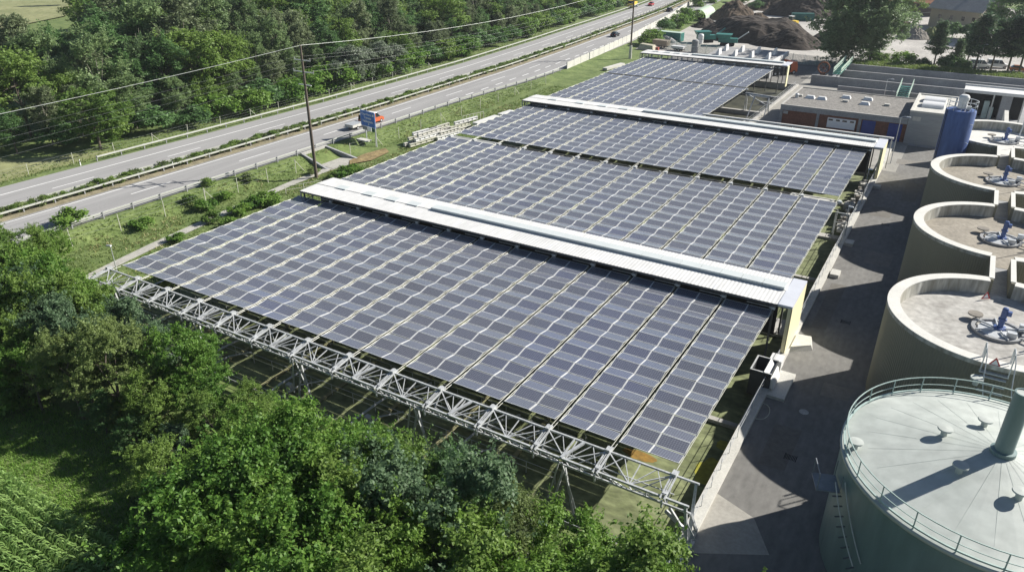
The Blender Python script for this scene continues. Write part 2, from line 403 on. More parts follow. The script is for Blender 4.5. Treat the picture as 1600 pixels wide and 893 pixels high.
railing('safety_railing', 'galvanised railing along the road wall beside the second solar field', [(-8.35, 65.5, .36), (-8.35, 91, .36)], 1.05, 2.0)
railing('safety_railing', 'galvanised railing along the road wall beside the third solar field', [(-8.35, 92, .36), (-8.35, 113.5, .36)], 1.05, 2.0)
railing('safety_railing', 'galvanised railing on the front basin wall behind the grove', [(-66, 31.7, -.1), (-9, 31.7, -.1)], 1.05, 2.2)
railing('safety_railing', 'galvanised railing beside the far open basin', [(-32.45, 124, .4), (-32.45, 176, .4)], 1.0, 2.4)
# olive planks standing in for sun streaks deep under the front field
for i, x in enumerate(np.linspace(-62, -22, 8)):
    wb = MB(); wb.rect(x-.16, x+.16, 32, 44, -.96, -.84)
    tag(wb.build('sun_streak_plank', mat('olive_sun_streak', (.25, .24, .13), .9)), ORD[i]+' narrow painted sun streak plank over the front basin, counted from the motorway side', 'sun streak', 'sun streak planks under the truss')

# ------------------------------------------------------------------ folding solar fields
UNIT = 4.355; ROOFZ = 4.0; HALF = 1.165; DZ = 0.19
ANG = math.atan(DZ/HALF)
def panel_material():
    m = bpy.data.materials.new('solar_cells'); m.use_nodes = True
    nt = m.node_tree; n = nt.nodes; l = nt.links; p = n['Principled BSDF']
    p.inputs['Roughness'].default_value = 0.16; p.inputs['Specular IOR Level'].default_value = 1.0
    p.inputs['Coat Weight'].default_value = 0.3; p.inputs['Coat Roughness'].default_value = 0.2; p.inputs['Coat IOR'].default_value = 1.6
    p.inputs['Sheen Weight'].default_value = 0.22; p.inputs['Sheen Roughness'].default_value = 0.5; p.inputs['Sheen Tint'].default_value = (0.92, 0.95, 1.0, 1)
    tc = n.new('ShaderNodeTexCoord'); sep = n.new('ShaderNodeSeparateXYZ'); l.new(tc.outputs['Object'], sep.inputs[0])
    def grid(o, k, w):
        a = n.new('ShaderNodeMath'); a.operation = 'MULTIPLY'; a.inputs[1].default_value = k; l.new(o, a.inputs[0])
        b = n.new('ShaderNodeMath'); b.operation = 'FRACT'; l.new(a.outputs[0], b.inputs[0])
        c = n.new('ShaderNodeMath'); c.operation = 'LESS_THAN'; c.inputs[1].default_value = w; l.new(b.outputs[0], c.inputs[0]); return c.outputs[0]
    mx = n.new('ShaderNodeMath'); mx.operation = 'MAXIMUM'
    l.new(grid(sep.outputs['X'], 6.0, .07), mx.inputs[0]); l.new(grid(sep.outputs['Y'], 5.9, .07), mx.inputs[1])
    oi = n.new('ShaderNodeObjectInfo')
    ramp = n.new('ShaderNodeValToRGB'); e = ramp.color_ramp.elements
    e[0].position = 0.0; e[0].color = (0.076, 0.077, 0.100, 1); e[1].position = 1.0; e[1].color = (0.064, 0.072, 0.124, 1)
    k = e.new(.55); k.color = (0.075, 0.080, 0.106, 1)
    ge = n.new('ShaderNodeNewGeometry'); nz = n.new('ShaderNodeTexNoise'); nz.inputs['Scale'].default_value = 0.09; nz.inputs['Detail'].default_value = 2
    l.new(ge.outputs['Position'], nz.inputs['Vector'])
    nb = n.new('ShaderNodeTexNoise'); nb.inputs['Scale'].default_value = 0.055; nb.inputs['Detail'].default_value = 3; l.new(ge.outputs['Position'], nb.inputs['Vector'])
    mb_ = n.new('ShaderNodeMapRange'); mb_.inputs[1].default_value = .42; mb_.inputs[2].default_value = .66; mb_.inputs[3].default_value = 0; mb_.inputs[4].default_value = .75
    l.new(nb.outputs['Fac'], mb_.inputs[0]); ad = n.new('ShaderNodeMath'); ad.operation = 'MULTIPLY_ADD'; ad.inputs[1].default_value = .45
    l.new(oi.outputs['Random'], ad.inputs[0]); l.new(mb_.outputs[0], ad.inputs[2]); l.new(ad.outputs[0], ramp.inputs[0])
    mr = n.new('ShaderNodeMapRange'); mr.inputs[1].default_value = .3; mr.inputs[2].default_value = .7; mr.inputs[3].default_value = .82; mr.inputs[4].default_value = 1.22
    l.new(nz.outputs['Fac'], mr.inputs[0])
    sc = n.new('ShaderNodeVectorMath'); sc.operation = 'SCALE'; l.new(ramp.outputs[0], sc.inputs[0]); l.new(mr.outputs[0], sc.inputs['Scale'])
    mix = n.new('ShaderNodeMix'); mix.data_type = 'RGBA'
    l.new(mx.outputs[0], mix.inputs[0]); l.new(sc.outputs[0], mix.inputs[6]); mix.inputs[7].default_value = (0.30, 0.32, 0.36, 1)
    l.new(mix.outputs[2], p.inputs['Base Color'])
    return m
M_cell = panel_material()
pb = MB()
PX, PY, FR = 0.97, .55, .036
pb.rect(-PX, PX, -PY, PY, -.02, .012, 0)
for b in ((-PX, PX, -PY, -PY+FR), (-PX, PX, PY-FR, PY), (-PX, -PX+.022, -PY+FR, PY-FR), (PX-.022, PX, -PY+FR, PY-FR)):
    pb.rect(*b, -.024, .022, 1)
panel0 = pb.build('solar_panel', [M_cell, M_alu])
panel_me = panel0.data; bpy.data.objects.remove(panel0)
def strip(name_field, nfold, x, y0, label, group):
    t = thing('folding_solar_strip', label, 'solar roof strip', (x, y0, ROOFZ), 0, group)
    for j in range(2*nfold):
        for sx in (-1, 1):
            o = link('solar_panel', panel_me, t, (sx*1.01, (j+.5)*HALF, random.uniform(-.012, .012)))
            o.rotation_euler = ((-ANG if j % 2 == 0 else ANG)+random.uniform(-.022, .022), random.uniform(-.014, .014), 0)
    k = (nfold,)
    if k not in strip.cache:
        def zig(xc, w, dz):
            mb = MB()
            for j in range(2*nfold):
                za, zb = (DZ/2, -DZ/2) if j % 2 == 0 else (-DZ/2, DZ/2)
                mb.hexa([(xc-w/2, j*HALF, za+dz-.03), (xc+w/2, j*HALF, za+dz-.03), (xc+w/2, (j+1)*HALF, zb+dz-.03), (xc-w/2, (j+1)*HALF, zb+dz-.03)],
                        [(xc-w/2, j*HALF, za+dz), (xc+w/2, j*HALF, za+dz), (xc+w/2, (j+1)*HALF, zb+dz), (xc-w/2, (j+1)*HALF, zb+dz)])
            return mb
        a = zig(0, .048, .03).build('joint_band', M_white); b = zig(-2.0, .042, .03).build('edge_band', M_cable); c = zig(2.0, .042, .03).build('edge_band', M_cable)
        d = MB().bar((0, -2.6, 0), (0, 2*nfold*HALF, 0), .022, n=5, r2=.022).build('carrier_cable', M_cable)
        strip.cache[k] = [o.data for o in (a, b, c, d)]
        for o in (a, b, c, d): bpy.data.objects.remove(o)
    a, b, c, d = strip.cache[k]
    link('joint_band', a, t); link('edge_band', b, t); link('edge_band', c, t)
    link('carrier_cable', d, t, (-2.07, 0, .0)); link('carrier_cable', d, t, (2.07, 0, .0))
    return t
strip.cache = {}
fields = [('front solar field', 10, -9.65, 36.3, 13), ('second solar field', 11, -9.65, 64.9, 13), ('third solar field', 10, -9.85, 93.1, 13), ('fourth solar field', 12, -36.5, 121.3, 7), ('farthest solar field', 10, -36.9, 150.4, 7)]
for nm, nf, xr, y0, n in fields:
    for i in range(n):
        strip(nm, nf, xr-UNIT*(i+.5), y0, ORD[i]+' folding solar strip of the '+nm+' from the digester side', 'folding solar strips of the '+nm)
# ------------------------------------------------------------------ white roof housings that the folding strips slide out of
def corrug(x0, x1, ya, yb, za, zb, per=.34, h=.02):
    mb = MB(); n = int((x1-x0)/per*2); xs = np.linspace(x0, x1, n+1)
    for i in range(n):
        h0, h1 = (h, 0) if i % 2 else (0, h)
        mb.face([(xs[i], ya, za+h0), (xs[i+1], ya, za+h1), (xs[i+1], yb, zb+h1), (xs[i], yb, zb+h0)])
    return mb
def housing(label, x0, x1, y0, y1, z, xs0, yellow=True, back=True):
    t = thing('roof_housing', label, 'roof housing', (x0, y0, 0)); W = x1-x0; D = y1-y0; ym = D*.50
    corrug(0, W-1.15, 0, ym+.15, z, z+.06).build('roof_sheet', M_white, t)
    corrug(0, W-1.15, ym, D, z+.10, z+.02).build('roof_sheet', M_white, t)
    for k in range(1, 10): MB().rect(k*(W-1.2)/10-.04, k*(W-1.2)/10+.04, .02, ym-.1, z+.021, z+.032).build('sheet_overlap', M_lilac, t)
    MB().rect(W-1.15, W+.05, -.05, D+.05, z-.10, z+.10).build('end_flashing', M_lilac, t)
    s = MB(); n = int((W-1.3-xs0)/1.9); st = (W-1.3-xs0)/n
    for i in range(n): s.rect(xs0+i*st+.02, xs0+(i+1)*st-.02, ym-.05, ym+1.05, z+.13, z+.36)
    s.build('skylight_strip', M_skylight, t)
    for xx in (xs0*.18, xs0*.42, xs0*.62, xs0*.80):
        f = MB(); f.hexa([(xx, ym-.1, z+.1), (xx+1.6, ym-.1, z+.1), (xx+1.6, ym+1.0, z+.1), (xx, ym+1.0, z+.1)], [(xx, ym-.1, z+.16), (xx+1.6, ym-.1, z+.2), (xx+1.6, ym+1.0, z+.17), (xx, ym+1.0, z+.17)])
        f.build('roof_hatch', M_skylight, t)
    # frame, dark soffit and back panel, near-black to stand in for the bay's shade
    fr = MB(); fr.rect(0, W-.1, .02, .16, z-.22, z-.05); fr.rect(0, W-.1, D-.16, D-.02, z-.22, z-.05)
    for k in range(14):
        xx = W-1.55-k*UNIT*(W-2)/(13*UNIT) ; fr.rect(max(.05, xx-.08), max(.05, xx-.08)+.16, .2, .36, -1.9, z-.23); fr.rect(max(.05, xx-.08), max(.05, xx-.08)+.16, D-.4, D-.24, -1.9, z-.23)
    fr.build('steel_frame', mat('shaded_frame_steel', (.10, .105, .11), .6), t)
    if back: MB().rect(.1, W-1.6, D*.55, D*.55+.1, .2, z-.24).build('bay_shade_panel', M_dark, t)
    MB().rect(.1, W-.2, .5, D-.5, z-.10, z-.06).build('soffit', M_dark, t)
    for k in range(13):
        xx = W-1.55-(k+.0)*(W-2)/13; m = MB(); m.box((xx, .32, z-.55), (.36, .3, .24)); m.box((xx-.25, .42, z-.6), (.2, .2, .14)); m.bar((xx-.3, .45, z-.6), (xx-2.3, .45, z-.62), .05); m.build('drive_unit', M_galv, t)
    # parked folds showing under the eave
    if yellow:
        MB().rect(W-.02, W+.06, 0.0, D, .40, z-.12).build('end_wall', M_yellow, t)
        MB().rect(W-.3, W+.02, .0, .12, .40, z-.12).build('end_wall_return', M_yellow, t)
    e = MB(); 
    for yy in (.1, D*.33, D*.66, D-.1): e.bar((.05, yy, -1.6), (.05, yy, z-.1), .12)
    for zz in (1.0, 2.4, 3.6): e.bar((.05, 0, zz), (.05, D, zz), .08)
    e.build('end_frame', M_galv, t)
    return t
housing('long white corrugated roof housing with pale yellow end wall behind the front solar field', -65.6, -8.2, 59.35, 65.1, 4.85, 17.5)
housing('white corrugated roof housing behind the third solar field, before the brick building', -67.3, -7.95, 115.0, 120.2, 4.85, 22.0)
housing('farthest white roof housing, beside the compost yard', -68.8, -34.4, 173.6, 178.6, 4.85, 12.0, False, False)
MBw = MB().rect(-34.3, -34.1, 173.4, 174.8, .4, 4.8); tag(MBw.build('end_board', M_yellow), 'narrow pale yellow board at the right end of the farthest roof housing', 'board')
b = MB(); b.rect(-36.3, -7.3, 121.3, 121.65, 4.75, 5.0)
for x in np.linspace(-36, -7.5, 9): b.rect(x-.06, x+.06, 121.4, 121.55, .3, 4.74)
tag(b.build('white_beam', M_white), 'long white beam on slim posts behind the second white roof housing', 'beam')

# ------------------------------------------------------------------ lattice truss holding the cable ends in front
t = thing('lattice_truss', 'long white lattice truss anchoring the cables along the front edge of the solar roof', 'truss', (-8.2, 33.4, 0))
XL = -58.0; A = (1.70, 4.12); B = (-.10, 3.80); C = (.55, 2.75)
ch = MB()
for (y, z), w in ((A, .12), (B, .13), (C, .12)): ch.bar((0.1, y, z), (XL, y, z), w)
ch.bar((0.1, B[0]+.0, B[1]-.42), (XL, B[0], B[1]-.42), .08)
ch.build('chord', M_truss, t)
lt = MB(); nb = 13; step = UNIT
xs = [-1.45-step*i for i in range(nb+1)]
for i in range(nb):
    x0, x1 = xs[i], xs[i+1]; xm = (x0+x1)/2
    P = lambda x, c: (x, c[0], c[1])
    lt.bar(P(x0, A), P(xm, B), .065); lt.bar(P(xm, B), P(x1, A), .065); lt.bar(P(xm, A), P(xm, B), .06)
    q4 = (x1-x0)/4; lt.bar(P(x0, B), P(x0+q4, A), .05); lt.bar(P(x0+q4, A), P(xm, B), .05); lt.bar(P(xm, B), P(xm+q4, A), .05); lt.bar(P(xm+q4, A), P(x1, B), .05)
    lt.bar(P(x0+q4, B), P(x0+q4, C), .05); lt.bar(P(xm+q4, B), P(xm+q4, C), .05); lt.bar((x0, .2, 3.0), (x1, .9, 3.1), .05); lt.bar((x0+.3, 1.0, 3.3), (x1+.3, 1.0, 3.3), .06)
    lt.bar(P(x0, B), P(xm, C), .06); lt.bar(P(xm, C), P(x1, B), .06)
    lt.bar(P(x0, A), P(xm, C), .06); lt.bar(P(xm, C), P(x1, A), .06)
    lt.bar(P(x0, A), P(x0, C), .08); lt.bar(P(x0, B), P(x0, C), .08)
    q = .25*(x1-x0); lt.bar((x0+q, B[0], B[1]), (x0+q, B[0], B[1]-.42), .06); lt.bar((x0+3*q, B[0], B[1]), (x0+3*q, B[0], B[1]-.42), .06)
    if i % 2 == 1: lt.bar((xm+.5, A[0], A[1]+.03), (xm-.3, B[0], B[1]+.05), .2, .12); lt.bar((xm-.2, A[0], A[1]+.03), (xm-.3, B[0], B[1]+.05), .10, .10)
lt.build('lattice_bracing', M_truss, t)
for i, x in enumerate(xs):
    m = MB(); m.bar((x-.13, A[0]+.35, A[1]+.10), (x-.13, B[0]-.30, B[1]+.10), .09, .14); m.bar((x+.13, A[0]+.35, A[1]+.10), (x+.13, B[0]-.30, B[1]+.10), .09, .14); m.box((x, A[0]-.05, A[1]+.2), (.30, .42, .16)); m.box((x, B[0]+.25, B[1]+.18), (.30, .36, .14)); m.bar((x, A[0]+.3, A[1]+.16), (x, B[0], B[1]+.2), .045); m.bar((x, B[0]-.28, B[1]), (x, B[0]-.22, B[1]-.6), .11)
    m.build('cable_anchor', M_truss, t)
for x in (-8.3, -20.2, -31.8, -44.0, -56.0):
    for sgn in (-1, 1):
        l = MB(); l.bar((x, C[0], C[1]-.05), (x+sgn*1.0, .5, -1.9), .13); l.bar((x+sgn*.1, B[0], B[1]-.3), (x+sgn*1.0, .3, -.2), .09)
        l.build('leg', M_truss, t)
eb = MB()
for p, q in (((-.1, B[0], B[1]), (.25, .1, .35)), ((-.1, A[0], A[1]), (.25, .5, .35)), ((-.1, A[0], A[1]), (.25, .1, .35)), ((.1, C[0], C[1]), (.25, 1.9, .35)), ((-1.2, C[0], 2.6), (.3, .8, .35))): eb.bar(p, q, .16)
eb.bar((-.1, B[0], B[1]-.9), (.6, .3, 1.2), .10); eb.rect(.0, .5, -.1, .9, .34, .44); eb.bar((-1.4, .5, 2.3), (.35, .9, .7), .18)
eb.build('end_frame', M_truss, t)

# slender supports in the gaps between fields
def gap_truss(label, x0, x1, y, n, solid=False):
    t = thing('cable_support_beam', label, 'support beam', (x0, y, 0)); W = x1-x0
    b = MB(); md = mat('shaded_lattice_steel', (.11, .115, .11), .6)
    for yy, zz in ((-.55, 3.7), (.55, 3.7), (0, 2.8)): b.bar((0, yy, zz), (W, yy, zz), .12)
    k = n*2
    for i in range(k):
        a, c = W*i/k, W*(i+1)/k
        b.bar((a, -.55, 3.7), ((a+c)/2, 0, 2.8), .07); b.bar(((a+c)/2, 0, 2.8), (c, .55, 3.7), .07); b.bar((a, -.55, 3.7), (c, .55, 3.7), .07)
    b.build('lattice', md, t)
    for i in range(n+1):
        m = MB(); x = W*i/n; m.box((x, -.1, 3.86), (.3, 1.1, .2)); m.box((x+.1, -.45, 3.98), (.5, .3, .22)); m.box((x-.9, .3, 3.72), (.25, .2, .16)); m.bar((x, 0, 2.8), (x, 0, -1), .14); m.build('cable_node', M_truss, t)
        if solid and i < n: MB().rect(x+.25, x+W/n-.25, -.55, .45, 3.92, 4.08).build('cover_panel', M_dark, t)
    return t
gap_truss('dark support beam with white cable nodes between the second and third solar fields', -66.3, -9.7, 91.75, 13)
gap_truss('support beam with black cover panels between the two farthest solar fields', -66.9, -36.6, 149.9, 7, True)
m = MB(); m.rect(-15.4, -10.3, 91.0, 92.7, 3.55, 3.72); tag(m.build('access_platform', M_concl), 'pale access platform at the digester end of the gap between solar fields', 'platform')
m = MB(); m.rect(-66.3, -58.5, 91.0, 92.8, 3.6, 3.75); tag(m.build('access_platform', mat('grey_grating', (.36, .37, .36), .8)), 'grey access platform at the motorway end of the gap between solar fields', 'platform')
def gate_frame(label, x, y, w, h, z0=.36):
    m = MB(); m.bar((x, y, z0), (x, y, z0+h), .12); m.bar((x+w, y, z0), (x+w, y, z0+h), .12); m.bar((x, y, z0+h), (x+w, y, z0+h), .12); m.bar((x, y, z0+h*.55), (x+w, y, z0+h*.55), .06); m.bar((x, y+.9, z0), (x, y, z0+h), .08)
    return tag(m.build('steel_portal', M_truss), label, 'steel frame')
gate_frame('white steel portal on the road wall beside the second solar field', -9.7, 90.4, 1.5, 2.6)
gate_frame('white steel portal over the open basin beside the farthest solar field', -36.3, 149.9, 4.2, 3.6, -.9)
t = thing('support_frame', 'white steel A-frame standing in the open basin right of the fourth solar field', 'steel frame', (-35.5, 146, 0))
m = MB()
for p, q in (((0, 0, 3.8), (4.2, 0, 3.6)), ((4.2, 0, 3.6), (4.0, -1.5, -1)), ((4.2, 0, 3.6), (4.3, 1.5, -1)), ((1.6, 0, 3.7), (1.6, -6, -1)), ((1.6, -6, -1), (4.0, -1.5, -1)), ((0, 0, 3.8), (4.1, 0, 2.0))): m.bar(p, q, .16)
m.build('frame', M_truss, t); MB().bar((-.3, .1, 3.95), (4.6, .1, 3.75), .22).build('top_beam', M_truss, t)
m = MB()
for k, y in enumerate((133, 138, 143, 160, 166)): m.rect(-36, -32.8, y-.3, y+.3, -1, -.35)
tag(m.build('basin_crosswalk', M_concg), 'concrete crosswalks of the open basin right of the fourth solar field', 'crosswalk')

# ------------------------------------------------------------------ digesters
DCX, DR, RIM, FLOOR = 6.2, 7.55, 8.1, 6.9
NK = .92
def neck_arc(south, north):
    a = math.asin(NK/DR); s = -math.pi/2+(a if south else 0); e_ = math.pi/2-(a if north else 0)
    return s, e_
def corr_wall(r, z0, z1, a0, a1, per=.2, h=.035):
    n = max(4, int((a1-a0)*r/per)*2); prof = MB(); k = 0
    ang = np.linspace(a0, a1, n+1)
    for i in range(n):
        r0, r1 = (r, r+h) if i % 2 else (r+h, r)
        prof.face([(r0*math.cos(ang[i]), r0*math.sin(ang[i]), z0), (r1*math.cos(ang[i+1]), r1*math.sin(ang[i+1]), z0), (r1*math.cos(ang[i+1]), r1*math.sin(ang[i+1]), z1), (r0*math.cos(ang[i]), r0*math.sin(ang[i]), z1)])
    return prof
M_tankfloor = [mat('tank_roof_concrete', (0.37, 0.355, 0.325), .9, 0, .22, .35, (.50, .49, .46), scale2=2.2, detail=9), mat('tank_roof_concrete', (0.29, 0.262, 0.215), .9, 0, .2, .3, scale2=3, detail=9), mat('tank_roof_concrete', (0.285, 0.258, 0.21), .9, 0, .2, .3, scale2=3, detail=9), mat('tank_roof_concrete', (0.62, 0.61, 0.57), .9, 0, .08, .3, scale2=3, detail=9)]
M_parap = mat('stained_parapet', (0.36, 0.33, 0.25), .9, 0, .3, .9, (.56, .55, .50), stretch=(1, 1, .2), scale2=3)
M_rimc = mat('rim_concrete', (0.62, 0.61, 0.565), .85, 0, .06, .8, scale2=5)
def digester(cy, i, south, north, label):
    t = thing('digester_tank', label, 'digester tank', (DCX, cy, 0), 0, 'concrete digester tanks')
    for side in (0, 1):
        s, e_ = neck_arc(south, north)
        if side: s, e_ = math.pi-e_, math.pi-s
        corr_wall(DR, 0, RIM-.32, s, e_).build('cladding', M_clad, t)
        MB().lathe([(DR-.05, RIM-.33), (DR+.06, RIM-.33), (DR+.06, RIM), (DR-.80, RIM), (DR-.80, FLOOR-.1), (DR-.05, FLOOR-.1), (DR-.05, RIM-.33)], n=64, a0=s, a1=e_, cap=True).build('parapet', M_parap, t, False)
        MB().lathe([(DR+.07, RIM-.05), (DR+.07, RIM+.006), (DR-.81, RIM+.006), (DR-.81, RIM-.05)], n=64, a0=s, a1=e_, cap=True).build('rim_capping', M_rimc, t)
    MB().lathe([(0.001, FLOOR+.12), (DR-.7, FLOOR)], n=64).build('tank_roof', M_tankfloor[i], t)
    if north:      # neck wall towards the next tank
        gap = 19.92; yo = math.sqrt(DR**2-NK**2)
        for sx in (-1, 1):
            w = MB(); w.rect(min(sx*NK, sx*(NK-.32)), max(sx*NK, sx*(NK-.32)), yo-.35, gap-yo+.35, 0, RIM-.02); w.build('neck_wall', M_clad, t)
            MB().rect(min(sx*(NK+.03), sx*(NK-.36)), max(sx*(NK+.03), sx*(NK-.36)), yo-.1, gap-yo+.1, RIM-.015, RIM+.03).build('rim_capping', M_rimc, t)
        MB().rect(-NK+.33, NK-.33, yo-.9, gap-yo+.9, FLOOR-.7, FLOOR-.02).build('neck_walkway', M_concg, t)
    # mixer drive
    g = MB(); g.lathe([(1.75, FLOOR+.12), (1.75, FLOOR+.30), (1.50, FLOOR+.30), (1.50, FLOOR+.12)], n=32); g.build('mixer_flange', M_concg, t)
    g = MB(); g.lathe([(0.01, FLOOR+.26), (1.3, FLOOR+.22), (1.3, FLOOR+.1)], n=32); g.build('mixer_cover', M_galv, t)
    g = MB(); g.lathe([(.42, 0), (.42, .12), (.2, .14), (.2, .7), (.29, .72), (.29, .85), (.21, .87), (.21, 1.6), (.16, 1.7), (.01, 1.74)], c=(.1, .3, FLOOR+.25), n=20); g.box((.42, .3, FLOOR+1.55), (.26, .3, .34)); g.build('mixer_motor', M_blue, t, False)
    g = MB()
    for a in (.4, 1.7, 2.6, 3.7, 5.1):
        g.bar((.4*math.cos(a), .4*math.sin(a), FLOOR+.35), (1.7*math.cos(a), 1.7*math.sin(a), FLOOR+.34), .09, .12)
    g.path([(1.6, -.6, FLOOR+.5), (2.6, -1.1, FLOOR+.5), (2.6, -1.1, FLOOR+1.3)], .08); g.path([(1.2, -.2, FLOOR+.7), (2.2, .2, FLOOR+.75), (3.5, .1, FLOOR+.75)], .09)
    g.path([(-1.5, 1.1, FLOOR+.4), (-1.2, 1.9, FLOOR+.4)], .1); g.box((1.5, .5, FLOOR+.6), (.5, .4, .5)); g.box((.8, -.9, FLOOR+.5), (.6, .4, .4))
    g.build('mixer_pipework', M_galv, t)
    g = MB(); g.lathe([(.01, .0), (.52, .02), (.52, .12), (.01, .14)], c=(-1.55, 1.35, FLOOR+.45), n=18); g.build('manhole_lid', M_sand, t)
    MB().bar((2.2, -1.9, FLOOR), (2.2, -1.9, FLOOR+4.2), .05, n=6, r2=.03).build('lightning_rod', M_galv, t)
    return t
dt = []
for i, (cy, s, n, lab) in enumerate([(59.1, False, True, 'round concrete digester tank nearest the mint green tank, with a blue mixer motor'), (79.02, True, True, 'second round concrete digester tank, in the middle of the row'),
        (98.94, True, True, 'third round concrete digester tank, just in front of the blue silo'), (118.86, True, False, 'farthest round concrete digester tank with a pale roof, behind the blue silo')]):
    dt.append(digester(cy, i, s, n, lab))
# ladder stair and warning triangles on the nearest digester
t = thing('access_stair', 'steep steel stair with curved handrails over the rim of the nearest digester', 'stair', (5.95, 51.4, 0))
m = MB()
for k in range(9): m.box((0, -.25-.22*k, 7.35-.42*k), (1.5, .28, .05))
m.build('steps', M_galv, t)
m = MB(); m.rect(-.85, .85, -.15, .9, 7.5, 7.58); m.build('landing', M_galv, t)
for sx in (-.8, .8):
    m = MB(); m.path([(sx, .6, 8.2), (sx, .6, 9.3), (sx, .0, 9.3), (sx+.1, -.5, 8.9), (sx+.25, -1.2, 7.4), (sx+.7, -2.0, 5.6), (sx+1.4, -2.6, 4.0)], .035, 6); m.bar((sx, -.1, 7.5), (sx, -.1, 9.3), .07); m.bar((sx, 1.0, 7.5), (sx, 1.0, 9.2), .1); m.build('handrail', M_galv, t)
def tri_sign(label, loc, rz, s):
    t = thing('warning_sign', label, 'warning sign', loc, rz)
    o = [(0, s*.86), (-s/2, 0), (s/2, 0)]; c = (0, s*.29); i_ = [(c[0]+(x-c[0])*.62, c[1]+(y-c[1])*.62) for x, y in o]
    m = MB(); m.hexa([(x, .0, y) for x, y in o], [(x, .02, y) for x, y in o]); m.build('plate', M_signwhite, t)
    m = MB()
    for a in range(3):
        b = (a+1) % 3; q = [o[a], o[b], i_[b], i_[a]]; m.hexa([(x, -.012, y) for x, y in q], [(x, -.002, y) for x, y in q])
    m.build('red_border', mat('sign_red', (.55, .06, .05), .5), t)
    return t
tri_sign('red bordered warning triangle at the head of the stair', (5.85, 51.55, 8.05), 0, .75)
tri_sign('red bordered warning triangle beside the mixer motor of the nearest digester', (5.3, 64.6, 7.0), .6, .8)

# ------------------------------------------------------------------ mint green steel tank
t = thing('steel_tank', 'large mint green steel tank with a railed conical roof in the foreground', 'tank', (6.2, 40.3, 0)); TR = 7.62
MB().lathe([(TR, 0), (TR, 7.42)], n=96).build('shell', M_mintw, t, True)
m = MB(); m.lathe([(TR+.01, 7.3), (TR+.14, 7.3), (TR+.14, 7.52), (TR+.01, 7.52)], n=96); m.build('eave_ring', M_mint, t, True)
m = MB()
for i in range(40):
    a = i*math.tau/40; b = (i+1)*math.tau/40
    for r0, r1 in ((TR+.05, 3.8), (3.8, .3)):
        z = lambda r: 7.53+1.47*(1-r/TR)
        m.face([(r0*math.cos(a), r0*math.sin(a), z(r0)), (r0*math.cos(b), r0*math.sin(b), z(r0)), (r1*math.cos(b), r1*math.sin(b), z(r1)), (r1*math.cos(a), r1*math.sin(a), z(r1))])
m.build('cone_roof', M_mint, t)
m = MB()
for i in range(24):
    a = i*math.tau/24; m.bar((6.4*math.cos(a), 6.4*math.sin(a), 7.53+1.47*(1-6.4/TR)), (.5*math.cos(a), .5*math.sin(a), 8.93), .008, .006)
m.build('roof_seams', mat('mint_seam', (.40, .455, .42), .6), t)
RR = TR-.02
M_railm = mat('mint_railing', (.36, .46, .43), .5)
for zz, w in ((8.62, .05), (8.1, .035), (7.68, .09)):
  rl = MB()
  for i in range(72):
    a = i*math.tau/72; b = (i+1)*math.tau/72
    rl.bar((RR*math.cos(a), RR*math.sin(a), zz), (RR*math.cos(b), RR*math.sin(b), zz), w)
  rl.build('guard_rail', M_railm, t)
for i in range(24):
    ps = MB(); a = i*math.tau/24+.06; ps.bar((RR*math.cos(a), RR*math.sin(a), 7.5), (RR*math.cos(a), RR*math.sin(a), 8.64), .06); ps.build('guard_rail_post', M_railm, t)
m = MB(); m.lathe([(.62, 8.9), (.62, 9.12), (.46, 9.14), (.44, 12.75), (.36, 12.75), (.36, 9.2)], n=28); m.build('vent_chimney', M_mintw, t, False)
m = MB(); m.lathe([(.001, 12.70), (.40, 12.70)], n=24); m.build('chimney_cap', M_mint, t)
for px, py, z0 in ((1473, 683, 8.3), (1536, 668, 8.3), (1498, 737, 8.45), (1592, 776, 8.5), (1336, 697, 7.75), (1530, 580, 8.0)):
    p = at(px, py, z0)-Vector((6.2, 40.3, 0)); r = math.hypot(p.x, p.y); zb = 7.53+1.47*(1-r/TR)
    m = MB(); m.lathe([(.17, zb-.05), (.17, zb+.32), (.40, zb+.43), (.38, zb+.51), (.01, zb+.54)], c=(p.x, p.y, 0), n=24); m.build('roof_vent', M_mint, t, False)
pa = math.radians(200); d = Vector((math.cos(pa), math.sin(pa), 0)); n_ = Vector((-d.y, d.x, 0))
m = MB(); hr = [[], []]
for k in range(9):
    a = pa+R(8+2.6*k); zz = 5.5-.40*k; m.box(((TR+.38)*math.cos(a), (TR+.38)*math.sin(a), zz), (.5, .10, .03), a)
    for j, rr in enumerate((TR+.12, TR+.64)): hr[j].append((rr*math.cos(a), rr*math.sin(a), zz+1.0))
m.build('stair_steps', mat('dark_step_grating', (.13, .15, .15), .7), t)
for q in hr: MB().path(q, .035).build('stair_handrail', M_galv, t)
m = MB(); c = d*(TR+.75)+n_*(.2); m.box((c.x, c.y, 5.6), (1.3, 1.5, .06), pa)
for s1 in (-.6, .6):
    for s2 in (-.7, .7):
        q = c+d*s1+n_*s2; m.bar((q.x, q.y, 5.6), (q.x, q.y, 6.7), .05)
q0, q1 = c+d*.6-n_*.7, c+d*.6+n_*.7; m.bar((q0.x, q0.y, 6.7), (q1.x, q1.y, 6.7), .05); m.build('stair_platform', mat('shaded_steel', (.2, .22, .24), .5), t)

